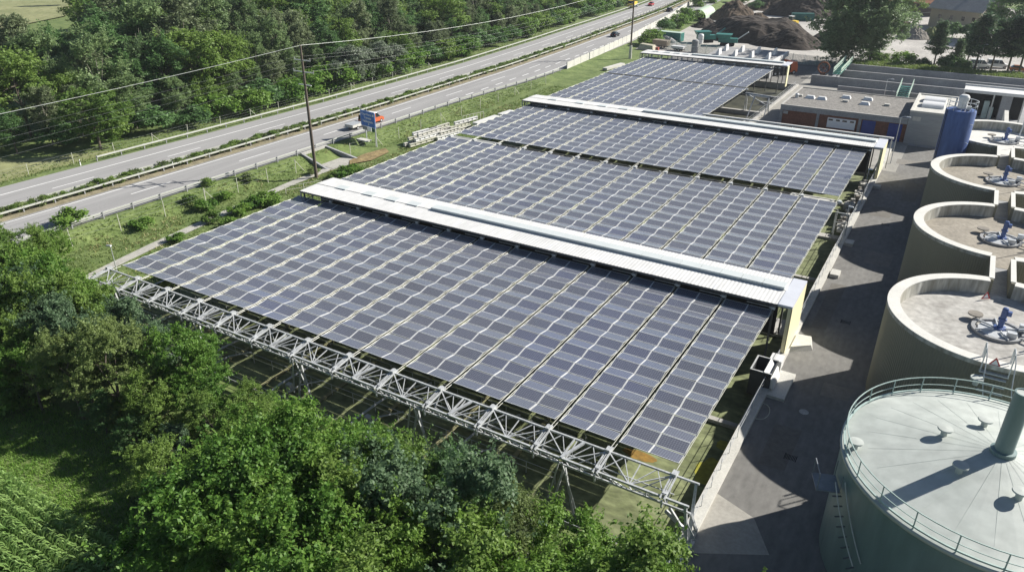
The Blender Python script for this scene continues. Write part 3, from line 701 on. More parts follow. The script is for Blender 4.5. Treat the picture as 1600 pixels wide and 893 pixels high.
# ------------------------------------------------------------------ blue silo
t = thing('silo', 'tall blue cylindrical silo with a railed top and white filter, beside the digesters', 'silo', (.25, 112.0, 0))
MB().lathe([(1.78, 0), (1.78, 11.9), (1.70, 12.0)], n=48).build('shell', M_blue, t, True)
MB().lathe([(1.70, 12.0), (.01, 12.25)], n=48).build('top_plate', M_blue, t)
m = MB()
for i in range(24):
    a, b = i*math.tau/24, (i+1)*math.tau/24
    for zz in (12.6, 13.15): m.bar((1.72*math.cos(a), 1.72*math.sin(a), zz), (1.72*math.cos(b), 1.72*math.sin(b), zz), .06)
    if i % 2 == 0: m.bar((1.72*math.cos(a), 1.72*math.sin(a), 12), (1.72*math.cos(a), 1.72*math.sin(a), 13.15), .06)
m.build('guard_rail', M_galv, t)
m = MB(); m.lathe([(.55, 12.1), (.55, 13.2), (.62, 13.25), (.62, 13.6), (.45, 13.85), (.01, 13.95)], n=20); m.build('dust_filter', M_vwhite, t, False)
m = MB(); m.box((.8, -.5, 12.4), (.5, .5, .4)); m.build('inlet_box', M_galv, t)
m = MB(); m.bar((-1.5, -1.05, 0), (-1.5, -1.05, 12), .05); m.bar((-1.65, -.8, 0), (-1.65, -.8, 12), .05); m.build('ladder', M_rubber, t)
m = MB()
for zz in (5, 8, 10.4): m.box((1.5, -1.0, zz), (.5, .06, .06), -.6)
m.build('pipe_bracket', M_galv, t)

# ------------------------------------------------------------------ brick service building and its neighbours
t = thing('brick_building', 'low brick service building with a gravel flat roof and blue doors', 'building', (-27.5, 139.5, 0)); W, D = 20.6, 17.2
MB().rect(.1, W, .1, D, 0, 3.1).build('wall', M_brick, t)
m = MB(); m.rect(-.1, W, -.15, .05, 3.1, 4.0); m.rect(-.1, .1, .05, D+.1, 3.1, 4.0); m.build('fascia', M_concg, t)
MB().rect(-.05, W, 0.06, D+.1, 3.8, 3.95).build('roof', M_gravelroof, t)
m = MB(); m.rect(-.15, W, -.2, .12, 4.0, 4.1); m.rect(-.15, .12, .12, D+.15, 4.0, 4.1); m.rect(.12, W, D-.1, D+.15, 4.0, 4.1); m.build('roof_edge', M_conc, t)
for x in (0.0, 6.3, 13.2): m = MB(); m.rect(x-.1, x+.35, -.12, .095, 0, 3.09); m.build('pillar', M_concg, t)
wo = MB().rect(8.1, 12.7, -.02, .09, 1.0, 2.7).build('window', M_signwhite, t)
m = MB()
for k in range(4): m.rect(8.25+1.15*k+(.1 if k % 2 else 0), 9.0+1.15*k, -.03, -.021, 2.2, 2.5)
m.build('pane', M_glass, wo)
for x in (13.75, 17.9): m = MB(); m.rect(x, x+2.1, .0, .09, 0, 2.95); m.build('door', M_blued, t)
MB().rect(.5, 1.3, -.25, -.14, 2.5, 3.0).build('vent_grille', M_conc, t)
for px, py in ((1266, 153), (1284, 155), (1322, 153), (1356, 156), (1351, 163)):
    p = at(px, py, 4.0)-Vector((-27.5, 139.5, 0)); m = MB(); m.hexa([(p.x-.85, p.y-.7, 3.96), (p.x+.85, p.y-.7, 3.96), (p.x+.85, p.y+.7, 3.96), (p.x-.85, p.y+.7, 3.96)], [(p.x-.6, p.y-.3, 4.45), (p.x+.6, p.y-.3, 4.45), (p.x+.6, p.y+.3, 4.45), (p.x-.6, p.y+.3, 4.45)]); m.build('roof_dome', M_vwhite, t)
for px, py in ((1321, 159), (1386, 165), (1250, 150)):
    p = at(px, py, 4.0)-Vector((-27.5, 139.5, 0)); m = MB(); m.box((p.x, p.y, 4.15), (.9, .6, .3)); m.build('roof_vent', M_concl, t)
p = at(1245, 152, 4.0)-Vector((-27.5, 139.5, 0)); m = MB(); m.lathe([(.3, 3.9), (.3, 4.5), (.42, 4.55), (.01, 4.8)], c=(p.x, p.y, 0), n=14); m.build('roof_fan', M_galv, t)
t = thing('concrete_building', 'plain grey concrete block building adjoining the brick building', 'building', (-6.85, 139.2, 0))
MB().rect(0, 6.6, 0, 15.4, 0, 5.25).build('wall', mat('board_marked_concrete', (.33, .345, .35), .9, 0, .10, .8, scale2=5, stretch=(.2, .2, 3)), t)
MB().rect(.35, 6.25, .35, 15.05, 5.25, 5.35).build('roof', M_concl, t)
m = MB()
for b in ((-.06, 6.66, -.06, .34), (-.06, 6.66, 15.06, 15.46), (-.06, .34, .34, 15.06), (6.26, 6.66, .34, 15.06)): m.rect(b[0], b[1], b[2], b[3], 5.25, 5.55)
m.build('parapet', M_concl, t)
for y in (4.2, 8.4):
    m = MB(); n = 10
    for k in range(n):
        a, b = math.pi*k/n, math.pi*(k+1)/n; m.face([(1.3, y+1.6-1.6*math.cos(a), 5.6+.5*math.sin(a)), (1.3, y+1.6-1.6*math.cos(b), 5.6+.5*math.sin(b)), (4.6, y+1.6-1.6*math.cos(b), 5.6+.5*math.sin(b)), (4.6, y+1.6-1.6*math.cos(a), 5.6+.5*math.sin(a))])
    m.rect(1.3, 4.6, y, y+3.2, 5.3, 5.6); m.build('roof_light', M_vwhite, t)
MB().rect(.6, 1.8, -.05, -.005, 3.9, 4.6).build('wall_vent', M_concl, t)
# open concrete channels behind
wall('channel_wall', 'farthest grey concrete channel wall below the row of pines', [(-25.6, 30, 201.2, 201.7, 0, 2.0)], M_concg)
wall('channel_wall', 'middle grey concrete channel wall with a row of small bolts', [(-26.3, 30, 192.0, 192.5, 0, 2.0)], M_concg)
wall('channel_wall', 'grey concrete channel wall ending at the pale canopy building', [(-30.5, 0, 182.3, 182.8, 0, 2.0)], M_concg)
wall('channel_wall', 'nearest low grey channel wall behind the brick building', [(-23.5, -6.5, 174.6, 175, 0, 1.6)], M_concg)
wall('channel_wall', 'grey concrete cross wall closing the channels by the green stair', [(-26.3, -25.7, 183, 201.2, 0, 1.9)], M_concg)
def stair(label, x, y, w, l, z0, z1, m1):
    t = thing('channel_stair', label, 'stair', (x, y, 0))
    m = MB(); n = 8
    for k in range(n): m.rect(0, w, l*k/n, l*(k+1)/n, z0+(z1-z0)*k/n, z0+(z1-z0)*k/n+.08)
    m.build('steps', M_green, t)
    for xx in (0, w):
        m = MB()
        for hh in (.5, 1.0, 1.35): m.bar((xx, 0, z0+hh), (xx, l, z1+hh), .13)
        for k in range(5): m.bar((xx, l*k/4, z0+(z1-z0)*k/4), (xx, l*k/4, z0+(z1-z0)*k/4+1.4), .10)
        m.build('railing', m1, t)
stair('pale green stair with double railings over the far channel walls', -26.6, 186.0, 1.6, 16, 1.9, 2.4, M_palegreen)
stair('pale green stair over the near channel wall behind the brick building', -11.6, 170, 2.2, 7, .8, 2.6, M_palegreen)
t = thing('scraper_wheel', 'round orange brown scraper wheel on the end of the channels', 'wheel', (-29.6, 191.4, 0))
m = MB(); 
for i in range(24):
    a, b = i*math.tau/24, (i+1)*math.tau/24
    m.bar((1.25*math.cos(a), 0, 2.2+1.25*math.sin(a)), (1.25*math.cos(b), 0, 2.2+1.25*math.sin(b)), .26, .3)
m.build('rim', mat('rusty_orange', (.26, .10, .05), .8), t)
m = MB()
for i in range(8): a = i*math.tau/8; m.bar((0, 0, 2.2), (1.2*math.cos(a), 0, 2.2+1.2*math.sin(a)), .12)
m.rect(-.5, .5, -.4, .4, 0, 1.0); m.build('spokes', mat('rust_brown', (.14, .06, .04), .8), t)
t = thing('canopy_building', 'open canopy building with a white roof edge and dark interior behind the silo', 'building', (.0, 164.0, 0))
MB().rect(0, 10.0, 0, 6.0, 4.75, 5.0).build('roof', M_white, t)
m = MB(); m.rect(-.1, 10.1, -.15, .3, 5.0, 5.3); m.rect(-.1, 10.1, 5.8, 6.1, 5.0, 5.3); m.build('roof_edge', M_white, t)
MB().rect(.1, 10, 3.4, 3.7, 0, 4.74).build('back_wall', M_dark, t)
m = MB(); m.rect(6.3, 8.0, .6, 3.3, 0, 4.7); m.build('inner_wall', M_concg, t)
m = MB()
for x in (.15, 5.0, 9.8): m.rect(x-.12, x+.12, .1, .34, 0, 4.74)
m.build('column', M_concl, t)
m = MB(); m.box((4.2, 2.2, 1.6), (.9, .9, 3.2)); m.box((5.1, 1.6, 1.1), (.7, .7, 2.2)); m.build('plant_cabinet', mat('pale_glass_cabinet', (.45, .55, .52), .4), t)
wall('low_wall', 'low white capped wall in front of the canopy building', [(-.2, 7, 131.5, 132.0, 0, 5.0), (6.6, 7.2, 132, 150, 0, 5.0), (8.3, 15, 133, 133.5, 0, 5.2)], M_concl)
# grey shed with triangular skylights
t = thing('shed', 'grey flat roofed shed with white triangular roof lights behind the farthest housing', 'shed', (-56, 183, 0))
m = MB(); m.hexa([(-.2, -1, 3.4), (16.2, -1, 3.4), (16.2, 15, 3.9), (-.2, 15, 3.9)], [(-.2, -1, 3.6), (16.2, -1, 3.6), (16.2, 15, 4.1), (-.2, 15, 4.1)]); m.build('roof', M_roofg, t)
m = MB(); m.rect(16.2, 16.7, -1.1, 15.1, 3.2, 4.2); m.build('roof_edge', M_white, t)
m = MB(); m.rect(0, 16, .2, 14.6, 0, 3.35); m.build('wall', M_concg, t)
for i in range(4):
    for k in range(2):
        x, y, z = 1.5+4.0*i, 3.5+6*k, 3.65+.2*k; m = MB(); m.hexa([(x, y, z), (x+1.1, y, z), (x+1.1, y+2.4, z), (x, y+2.4, z)], [(x+.75, y+.2, z+1.5), (x+.95, y+.2, z+1.5), (x+.95, y+2.2, z+1.5), (x+.75, y+2.2, z+1.5)]); m.build('roof_light', M_vwhite, t)
# houses at the top right
t = thing('farm_house', 'beige house with a large grey pitched roof at the top right behind the trees', 'house', (-16, 304, 0), R(-28))
MB().rect(0, 17, 0, 12, 0, 6.2).build('wall', M_beige, t)
m = MB(); m.hexa([(-1, -1.2, 5.9), (18, -1.2, 5.9), (18, 6, 10.4), (-1, 6, 10.4)], [(-1, -1.2, 6.15), (18, -1.2, 6.15), (18, 6, 10.65), (-1, 6, 10.65)]); m.hexa([(-1, 6, 10.4), (18, 6, 10.4), (18, 13.2, 5.9), (-1, 13.2, 5.9)], [(-1, 6, 10.65), (18, 6, 10.65), (18, 13.2, 6.15), (-1, 13.2, 6.15)]); m.build('roof', M_roofg, t)
m = MB(); m.rect(9.0, 9.9, 3.6, 4.5, 9, 11.6); m.build('chimney', M_vwhite, t)
for x in (3, 7, 11, 14.5): m = MB(); m.rect(x, x+1.0, -.06, .0, 3.0, 4.3); m.build('window', M_glass, t)
MB().hexa([(-4.6, 1, 3.6), (-.05, 1, 4.6), (-.05, 8, 4.6), (-4.6, 8, 3.6)], [(-4.6, 1, 3.8), (-.05, 1, 4.8), (-.05, 8, 4.8), (-4.6, 8, 3.8)]).build('porch_roof', M_roofg, t)
t = thing('barn', 'barn with a rusty red roof at the top edge beside the beige house', 'barn', (-36, 338, 0), R(-10))
MB().rect(0, 20, 0, 12, 0, 4.5).build('wall', mat('dark_barn_boards', (.10, .085, .075), .9), t)
m = MB(); m.hexa([(-1, -1.5, 4.5), (21, -1.5, 4.5), (21, 6, 7.8), (-1, 6, 7.8)], [(-1, -1.5, 4.7), (21, -1.5, 4.7), (21, 6, 8.0), (-1, 6, 8.0)]); m.hexa([(-1, 6, 7.8), (21, 6, 7.8), (21, 13.5, 4.5), (-1, 13.5, 4.5)], [(-1, 6, 8.0), (21, 6, 8.0), (21, 13.5, 4.7), (-1, 13.5, 4.7)]); m.build('roof', M_tile, t)
# ------------------------------------------------------------------ vehicles
def wheel(parent, x, y, r=.33, w=.22):
    m = MB(); n = 16
    a = [(x+r*math.cos(i*math.tau/n), r+r*math.sin(i*math.tau/n)) for i in range(n)]
    m.hexa([(p, y-w/2, q) for p, q in a], [(p, y+w/2, q) for p, q in a]); o = m.build('wheel', M_rubber, parent)
    m = MB(); a = [(x+r*.55*math.cos(i*math.tau/n), r+r*.55*math.sin(i*math.tau/n)) for i in range(n)]; s = 1 if y > 0 else -1
    m.hexa([(p, y+s*w/2, q) for p, q in a], [(p, y+s*(w/2+.02), q) for p, q in a]); m.build('rim', M_galv, o)
def extr(prof, w0, w1=None, mi=0, mb=None):
    mb = mb or MB(); zs = [z for _, z in prof]; zl, zh = min(zs), max(zs); w1 = w0 if w1 is None else w1
    wd = lambda z: (w0+(w1-w0)*(z-zl)/(zh-zl))/2
    return mb.hexa([(x, -wd(z), z) for x, z in prof], [(x, wd(z), z) for x, z in prof], mi)
def car(label, loc, rz, m, kind='car', cat='car'):
    t = thing('parked_car' if kind == 'parked' else kind, label, cat, loc, rz)
    if kind == 'van':
        b = extr([(-2.4, .35), (-2.45, 1.1), (1.3, 1.1), (2.2, .95), (2.4, .7), (2.4, .35)], 1.9); b.build('body', m, t)
        extr([(-2.42, 1.11), (-2.3, 1.85), (.75, 1.85), (1.45, 1.11)], 1.86, 1.66).build('window', M_glass, t)
        extr([(-2.3, 1.86), (-2.25, 2.02), (.6, 2.02), (.8, 1.86)], 1.66, 1.5).build('roof', M_vwhite, t)
        m2 = MB()
        for x in (-2.3, -1.1, .1): 
            for y in (-1, 1): m2.bar((x, y*.93, 1.12), (x+.02, y*.835, 1.86), .12)
        m2.build('window_pillar', m, t); xs, ws = (-1.55, 1.6), .84
    else:
        extr([(-2.1, .28), (-2.2, .55), (-2.15, .9), (-1.85, .98), (.95, .95), (1.95, .78), (2.18, .55), (2.12, .28)], 1.76, 1.66).build('body', m, t)
        extr([(-1.95, .97), (-1.4, 1.40), (.15, 1.42), (.98, .94)], 1.62, 1.22).build('window', M_glass, t)
        extr([(-1.36, 1.405), (-1.3, 1.46), (.05, 1.47), (.13, 1.425)], 1.22, 1.15).build('roof', m, t)
        xs, ws = (-1.35, 1.35), .80
    for x in xs:
        for s in (-1, 1): wheel(t, x, s*ws)
    for s in (-1, 1):
        MB().box((-2.17 if kind != 'van' else -2.44, s*.65, .78), (.06, .28, .16)).build('tail_light', M_lamp, t)
        MB().box((2.13 if kind != 'van' else 2.38, s*.6, .62), (.08, .3, .14)).build('headlight', M_signwhite, t)
    return t
def road_rz(fn, y): return math.atan2(8, fn(y+4)-fn(y-4))
p = at(961, 57, MZ); car('dark estate car driving away on the near carriageway beside the noise barrier', (p.x, p.y, MZ), road_rz(Mx, p.y), M_carblack, 'car')
p = at(1046, 18, MZ); car('small dark car far along the near carriageway, close to the tunnel tent', (p.x, p.y, MZ), road_rz(Mx, p.y), M_carblack, 'car')
p = at(1017, 9, MZ); car('dark red car on the far carriageway behind the yellow truck', (p.x, p.y, MZ), road_rz(Mx, p.y)+math.pi, M_red, 'car')
p = at(588, 192, MZ); vz = road_rz(Mx, p.y); VP = Vector((Mx(97)+4.9, 97.2, MZ))
car('orange van with a white roof half hidden behind the blue road sign', (Mx(102)+4.9, 101.6, MZ), road_rz(Mx, 102), M_orange, 'van', 'van')
t = thing('trailer', 'low grey trailer towed by the orange van behind the blue road sign', 'trailer', (Mx(97.4)+4.9, 97.2, MZ), road_rz(Mx, 97))
extr([(-1.5, .5), (-1.5, .95), (1.3, .95), (1.3, .5)], 1.9).build('box', M_concl, t)
MB().rect(-1.55, 1.35, -.98, .98, .96, 1.02).build('lid', M_galv, t); MB().bar((1.5, 0, .5), (2.4, 0, .5), .1).build('drawbar', M_galv, t)
for s in (-1, 1): wheel(t, -.3, s*.92, .3)
p = at(988, 12, MZ)
t = thing('truck', 'yellow truck with a grey flatbed coming along the far carriageway', 'truck', (p.x, p.y, MZ), road_rz(Mx, p.y)+math.pi)
extr([(1.2, .6), (1.2, 2.9), (2.7, 2.9), (3.3, 1.7), (3.3, .6)], 2.3).build('cab', M_vyellow, t)
extr([(2.75, 1.85), (2.68, 2.75), (2.8, 2.75), (3.28, 1.85)], 2.1).build('windscreen', M_glass, t)
MB().rect(-5.5, 1.1, -1.15, 1.15, .9, 1.15).build('flatbed', M_galv, t)
MB().rect(-3.5, .8, -1.0, 1.0, 1.16, 2.2).build('load', M_vyellow, t)
for x in (-4.2, -3.1, 2.3):
    for s in (-1, 1): wheel(t, x, s*1.05, .48, .3)
t = thing('truck', 'orange lorry parked at the end of the farthest roof housing', 'truck', (-38.6, 190.2, 0), R(52))
extr([(1.4, .6), (1.4, 3.0), (3.0, 3.0), (3.4, 1.8), (3.4, .6)], 2.4).build('cab', M_orange, t)
extr([(3.02, 1.95), (2.95, 2.85), (3.06, 2.85), (3.41, 1.95)], 2.1).build('windscreen', M_glass, t)
MB().rect(-4.2, 1.3, -1.2, 1.2, .9, 2.3).build('tipper_body', M_carblack, t); MB().rect(.9, 1.35, -1.1, 1.1, 2.3, 3.3).build('crane_base', M_orange, t)
for x in (-3.0, -1.9, 2.4):
    for s in (-1, 1): wheel(t, x, s*1.08, .5, .3)
for px, py, m, lab in ((1530, 109, M_vwhite, 'white van parked under the pines beyond the channels, nearer the pine trunk'), (1557, 109, M_vwhite, 'white van parked under the pines beyond the channels, right of the other white van')):
    p = at(px, py-3, 0); car(lab, (p.x, p.y, .03), R(8), m, 'van', 'van')
p = at(1592, 112, 0); car('orange brown car parked under the pines at the right edge', (p.x, p.y, .03), R(8), mat('vehicle_rust_brown', (.3, .10, .03), .4), 'parked')
p = at(1234, 41, 0)
t = thing('wheel_loader', 'small yellow wheel loader digging at the compost heaps', 'loader', (p.x, p.y, .03), R(160))
extr([(-2.6, .7), (-2.6, 1.9), (-.6, 2.0), (.6, 1.5), (1.6, 1.3), (1.6, .7)], 1.9).build('body', M_vyellow, t)
extr([(-.9, 2.0), (-.8, 3.2), (.5, 3.2), (.7, 1.6)], 1.6, 1.4).build('cab', M_glass, t); MB().rect(-.95, .6, -.8, .8, 3.2, 3.32).build('cab_roof', M_vwhite, t)
m = MB(); m.bar((1.3, .6, 1.2), (3.2, .6, .9), .25); m.bar((1.3, -.6, 1.2), (3.2, -.6, .9), .25); m.build('lift_arm', M_vyellow, t)
extr([(3.0, .2), (3.0, 1.4), (4.1, .2)], 2.4).build('bucket', M_concg, t)
for x in (-1.6, 1.2):
    for s in (-1, 1): wheel(t, x, s*1.0, .7, .45)

# ------------------------------------------------------------------ yard: heaps, containers, machines
def heap(label, cx, cy, rx, ry, h, m, seed, flat=0.0, cat='heap'):
    n = 44; g = np.linspace(-1.08, 1.08, n); v = []; f = []
    for j, yy in enumerate(g):
        for i, xx in enumerate(g):
            r = math.hypot(xx, yy); q = noise.fractal(Vector((xx*2.2+seed, yy*2.2, seed*.3)), .9, 2.1, 6)
            w = max(0, 1-r*(1+.22*noise.noise(Vector((xx*1.3, yy*1.3, seed)))))
            z = h*min(w*1.25, 1-flat)/(1-flat if flat else 1)+(.16*h*q+.10*noise.noise(Vector((xx*9, yy*9, seed)))*h)*min(1, w*3)
            v.append((xx*rx, yy*ry, max(z, 0)-.05 if w > 0 else -.3))
    for j in range(n-1):
        for i in range(n-1):
            a = j*n+i; f.append((a, a+1, a+n+1, a+n))
    me = bpy.data.meshes.new('compost_heap'); me.from_pydata(v, [], f); me.materials.append(m)
    return tag(link('compost_heap', me, None, (cx, cy, 0)), label, cat, 'heaps in the compost yard')
heap('huge dark flat topped compost heap in the middle of the yard', -60, 246, 19, 13, 5.6, M_compost, 1, .35)
heap('dark compost heap with a steep face, right end of the huge one, by the shed', -47.5, 237, 11, 9, 4.6, M_compost, 7)
heap('small dark compost cone in front of the tunnel tent', -81, 264, 5.5, 6, 2.6, M_compost, 3)
heap('tall brown heap of green cuttings beside the tunnel tent', -79.5, 290, 9.5, 10, 6.0, M_compostb, 4)
heap('low brown heap between the tall brown heap and the far heaps', -71, 292, 4.5, 4.5, 2.4, M_compostb, 5)
heap('long dark heap behind the dark green container', -60, 314, 15, 10, 7.0, M_compost, 6, .2)
heap('farthest brown heap at the top edge left of the big tree', -51, 346, 12, 10, 7.5, M_compostb, 8)
heap('grey brown heap behind the small brown one at the top edge', -75, 330, 13, 10, 5.0, M_compostb, 9)
heap('dark heap under the left side of the big tree', -36, 254, 9, 9, 4.6, M_compost, 10)
heap('brown earth cone beside the big tree, left of the grey sand heap', -22.8, 283, 4.6, 4.6, 4.2, M_compostb, 12)
heap('grey sand heap on the pale gravel right of the big tree', -17.6, 272, 5.2, 5.2, 3.6, M_sand, 13)
heap('yellowish overgrown heap beside the grey sand heap', -13.0, 274, 3.6, 4, 3.2, mat('weedy_soil', (.20, .22, .09), 1, 0, .3, 2), 14)
heap('heap of grey bulky scrap in front of the green container', -80.5, 223.6, 3.9, 2.0, 1.7, mat('mixed_scrap', (.25, .26, .27), .8, 0, .6, 3, (.6, .6, .58)), 15)
def container(label, x, y, rz, l, m, roofm=None):
    t = thing('container', label, 'container', (x, y, .03), rz)
    mb = MB(); n = int(l/.25)
    mb.rect(0, l, .04, 2.40, .1, 2.5)
    for i in range(n): 
        if i % 2: mb.rect(i*l/n, (i+1)*l/n, 0, .04, .15, 2.45); mb.rect(i*l/n, (i+1)*l/n, 2.40, 2.44, .15, 2.45)
    mb.build('body', m, t)
    fr = MB()
    for xx in (0, l-.12):
        for yy in (-.03, 2.36): fr.rect(xx, xx+.12, yy, yy+.11, 0, 2.6)
    for yy in (-.03, 2.36): fr.rect(.12, l-.12, yy, yy+.11, 2.5, 2.6)
    fr.build('frame', roofm or m, t); MB().rect(.05, l-.05, .08, 2.36, 2.51, 2.58).build('roof', roofm or m, t)
    d = MB(); d.rect(l, l+.06, .1, 1.2, .15, 2.45); d.rect(l, l+.06, 1.24, 2.34, .15, 2.45); d.build('door', m, t)
    return t
container('teal green shipping container beside the hedge of the compost yard', -85.2, 226.6, R(-6), 8.4, M_green, M_palegreen)
p = at(1237, 33, 0); container('dark green roll off container in front of the long dark heap', p.x, p.y, R(22), 7.6, M_greend)
def machine(label, x, y, rz, kind):
    t = thing('screening_machine', label, 'machine', (x, y, .03), rz)
    MB().rect(-3, 2.4, -1.1, 1.1, .9, 2.1).build('body', M_green, t)
    MB().hexa([(-3.2, -1.3, 2.1), (.2, -1.3, 2.1), (.2, 1.3, 2.1), (-3.2, 1.3, 2.1)], [(-3.8, -1.7, 3.2), (.8, -1.7, 3.2), (.8, 1.7, 3.2), (-3.8, 1.7, 3.2)]).build('hopper', M_green, t)
    m = MB(); m.bar((1.5, 0, 1.2), (5.2, 0, 4.0), .9, .22); m.build('conveyor', M_green if kind else M_galv, t)
    m = MB(); m.rect(-2.4, 1.6, -1.2, -.8, .0, .8); m.rect(-2.4, 1.6, .8, 1.2, .0, .8); m.build('track', M_rubber, t)
    return t
machine('green screening machine with a raised conveyor, left of the other one', -70.0, 230.0, R(35), 1)
machine('green screening machine with a grey conveyor at the foot of the huge heap', -62.5, 227.0, R(12), 0)
def trailer(label, px, py, m, l, h, rz):
    p = at(px, py, 0); t = thing('trailer', label, 'trailer', (p.x, p.y, .03), rz)
    MB().hexa([(-l/2, -1, .7), (l/2, -1, .7), (l/2, 1, .7), (-l/2, 1, .7)], [(-l/2-.2, -1.15, .7+h), (l/2+.2, -1.15, .7+h), (l/2+.2, 1.15, .7+h), (-l/2-.2, 1.15, .7+h)]).build('box', m, t)
    MB().rect(-l/2+.1, l/2-.1, -.5, .5, .45, .69).build('chassis', M_rubber, t); MB().bar((l/2, 0, .55), (l/2+1.2, 0, .5), .12).build('drawbar', M_galv, t)
    for x in (-.5, .5):
        for s in (-1, 1): wheel(t, x, s*.95, .4, .25)
trailer('brownish box trailer parked beside the hedge behind the farthest housing', 1033, 75, mat('dull_brown_paint', (.30, .25, .20), .7), 4.4, 1.5, R(-10))
trailer('small white trailer parked behind the farthest housing', 1060, 80, M_vwhite, 3.4, .7, R(-6))
t = thing('tarpaulin_stack', 'beige tarpaulin covered stack at the left end of the farthest housing', 'stack', (-80.2, 208.0, 0), R(-8))
MB().hexa([(-2.6, -1.3, 0), (2.4, -1.3, 0), (2.4, 1.3, 0), (-2.6, 1.3, 0)], [(-2.1, -.7, 1.5), (2.0, -.9, 1.3), (1.9, .8, 1.4), (-2.0, .6, 1.6)]).build('tarpaulin', mat('beige_tarpaulin', (.45, .42, .33), .8, 0, .15, 2), t)
MB().box((3.3, -.4, .5), (.9, .7, 1.0)).build('crate', mat('dull_red', (.45, .12, .10), .7), t)
for px, py, r, h, m, lab in ((1085, 82, .95, 3.1, M_concg, 'grey upright storage tank by the green mesh fence'), (1094, 68, .85, 2.4, M_vwhite, 'white upright storage tank behind the grey one')):
    p = at(px, py, 0); t = thing('storage_tank', lab, 'tank', (p.x, p.y, 0))
    MB().lathe([(r, 0), (r, h), (r*.7, h+.3), (.01, h+.4)], n=20).build('shell', m, t); MB().lathe([(r+.03, h*.5), (r+.05, h*.5), (r+.05, h*.5+.12), (r+.03, h*.5+.12)], n=20).build('band', M_galv, t)
# mesh fence
t = thing('mesh_fence', 'long dark green mesh fence between the compost yard and the far solar field', 'fence', (-79, 212.5, 0)); a = Vector((0, 0, 0)); b = Vector((51, -6.8, 0))
m = MB()
for k in range(14): m.bar(a+Vector((0, 0, .15+.16*k)), b+Vector((0, 0, .15+.16*k)), .05)
for k in range(130): q = a.lerp(b, k/130); m.bar(q, q+Vector((0, 0, 2.3)), .035)
m.build('mesh', M_greend, t)
for k in range(18): q = a.lerp(b, k/17); MB().bar(q, q+Vector((0, 0, 2.45)), .09).build('post', M_palegreen, t)
# tunnel tent
t = thing('tunnel_tent', 'pale green half round tunnel tent open at the near end', 'tent', (-88.6, 277.0, 0), R(5))
m = MB(); n = 16; r = 2.9
for i in range(n):
    a, b = math.pi*i/n, math.pi*(i+1)/n
    m.hexa([(r*math.cos(a), 0, 1.0+r*math.sin(a)), (r*math.cos(b), 0, 1.0+r*math.sin(b)), ((r-.1)*math.cos(b), 0, 1.0+(r-.1)*math.sin(b)), ((r-.1)*math.cos(a), 0, 1.0+(r-.1)*math.sin(a))],
           [(r*math.cos(a), 16, 1.0+r*math.sin(a)), (r*math.cos(b), 16, 1.0+r*math.sin(b)), ((r-.1)*math.cos(b), 16, 1.0+(r-.1)*math.sin(b)), ((r-.1)*math.cos(a), 16, 1.0+(r-.1)*math.sin(a))])
m.build('canopy', M_tarp, t)
m = MB(); m.rect(-2.9, -2.78, 0, 16, 0, 1); m.rect(2.78, 2.9, 0, 16, 0, 1); m.build('side_wall', M_concg, t)
MB().rect(-2.0, 1.6, 3, 9, .03, 1.3).build('stored_load', M_compost, t)

# ------------------------------------------------------------------ guardrails, fences, noise barrier
def guardrail(label, fx, y0, y1, sp=4.0, side=1, two=False):
    t = thing('guardrail', label, 'guardrail', (float(fx(y0)), y0, MZ)); o = Vector((float(fx(y0)), y0, 0))
    m = MB(); yy = np.arange(y0, y1, 4.0)
    for a, b in zip(yy[:-1], yy[1:]):
        for zz, hh in (((.64, .17), (.34, .05)) if two else ((.66, .24),)):
            m.bar((fx(a)-o.x, a-o.y, zz), (fx(b)-o.x, b-o.y, zz), .08, hh)
    m.build('rail', M_rail, t)
    post = None; ys_ = np.arange(y0, y1, sp)[:100]
    for y in ys_:
        if post is None: q_ = post = MB().rect(-.06, .06, -.07, .07, -.5, .80).build('post', M_concg, t)
        else: q_ = link('post', post.data, t)
        q_.location = (fx(y)-o.x+.12*side, y-o.y, 0)
    return t
guardrail('guardrail along the solar roof side of the motorway', lambda y: edge_r(y)+.05, 4, 168, 4.0, 1, True)
guardrail('guardrail on the near side of the hedge in the central reservation', lambda y: Mx(y)-1.9, 4, 400, 4.0, -1)
guardrail('guardrail on the far side of the hedge in the central reservation', lambda y: Fx(y)+7.25, 4, 400, 4.0, 1)
guardrail('guardrail along the forest edge of the motorway', lambda y: Fx(y)-3.9, 62, 460, 4.0, -1)
t = thing('noise_barrier', 'pale concrete panel noise barrier beside the motorway exit lane', 'noise barrier', (-85.3, 168, 0)); o = Vector((-85.3, 168, 0))
pts = [Vector((-85.2, 167.5, 0)), Vector((-87.3, 194, 0)), Vector((-89.8, 218, 0)), Vector((-98.4, 277, 0)), Vector((-112, 350, 0)), Vector((-124, 400, 0))]
d = 0; seg = []
for a, b in zip(pts[:-1], pts[1:]):
    n = round((b-a).length/4.2)
    for i in range(n): seg.append((a.lerp(b, i/n)-o, a.lerp(b, (i+1)/n)-o))
for i, (a, b) in enumerate(seg):
    h = 2.0+.35*(1-math.exp(-i/4)); dd = (b-a).normalized()*.09
    MB().bar(a+dd+Vector((0, 0, h/2-.1)), b-dd+Vector((0, 0, h/2-.1)), .14, h+.2).build('wall_panel', M_concl, t)
    MB().bar(a+Vector((0, 0, -.3)), a+Vector((0, 0, h+.12)), .17).build('post', M_concg, t)
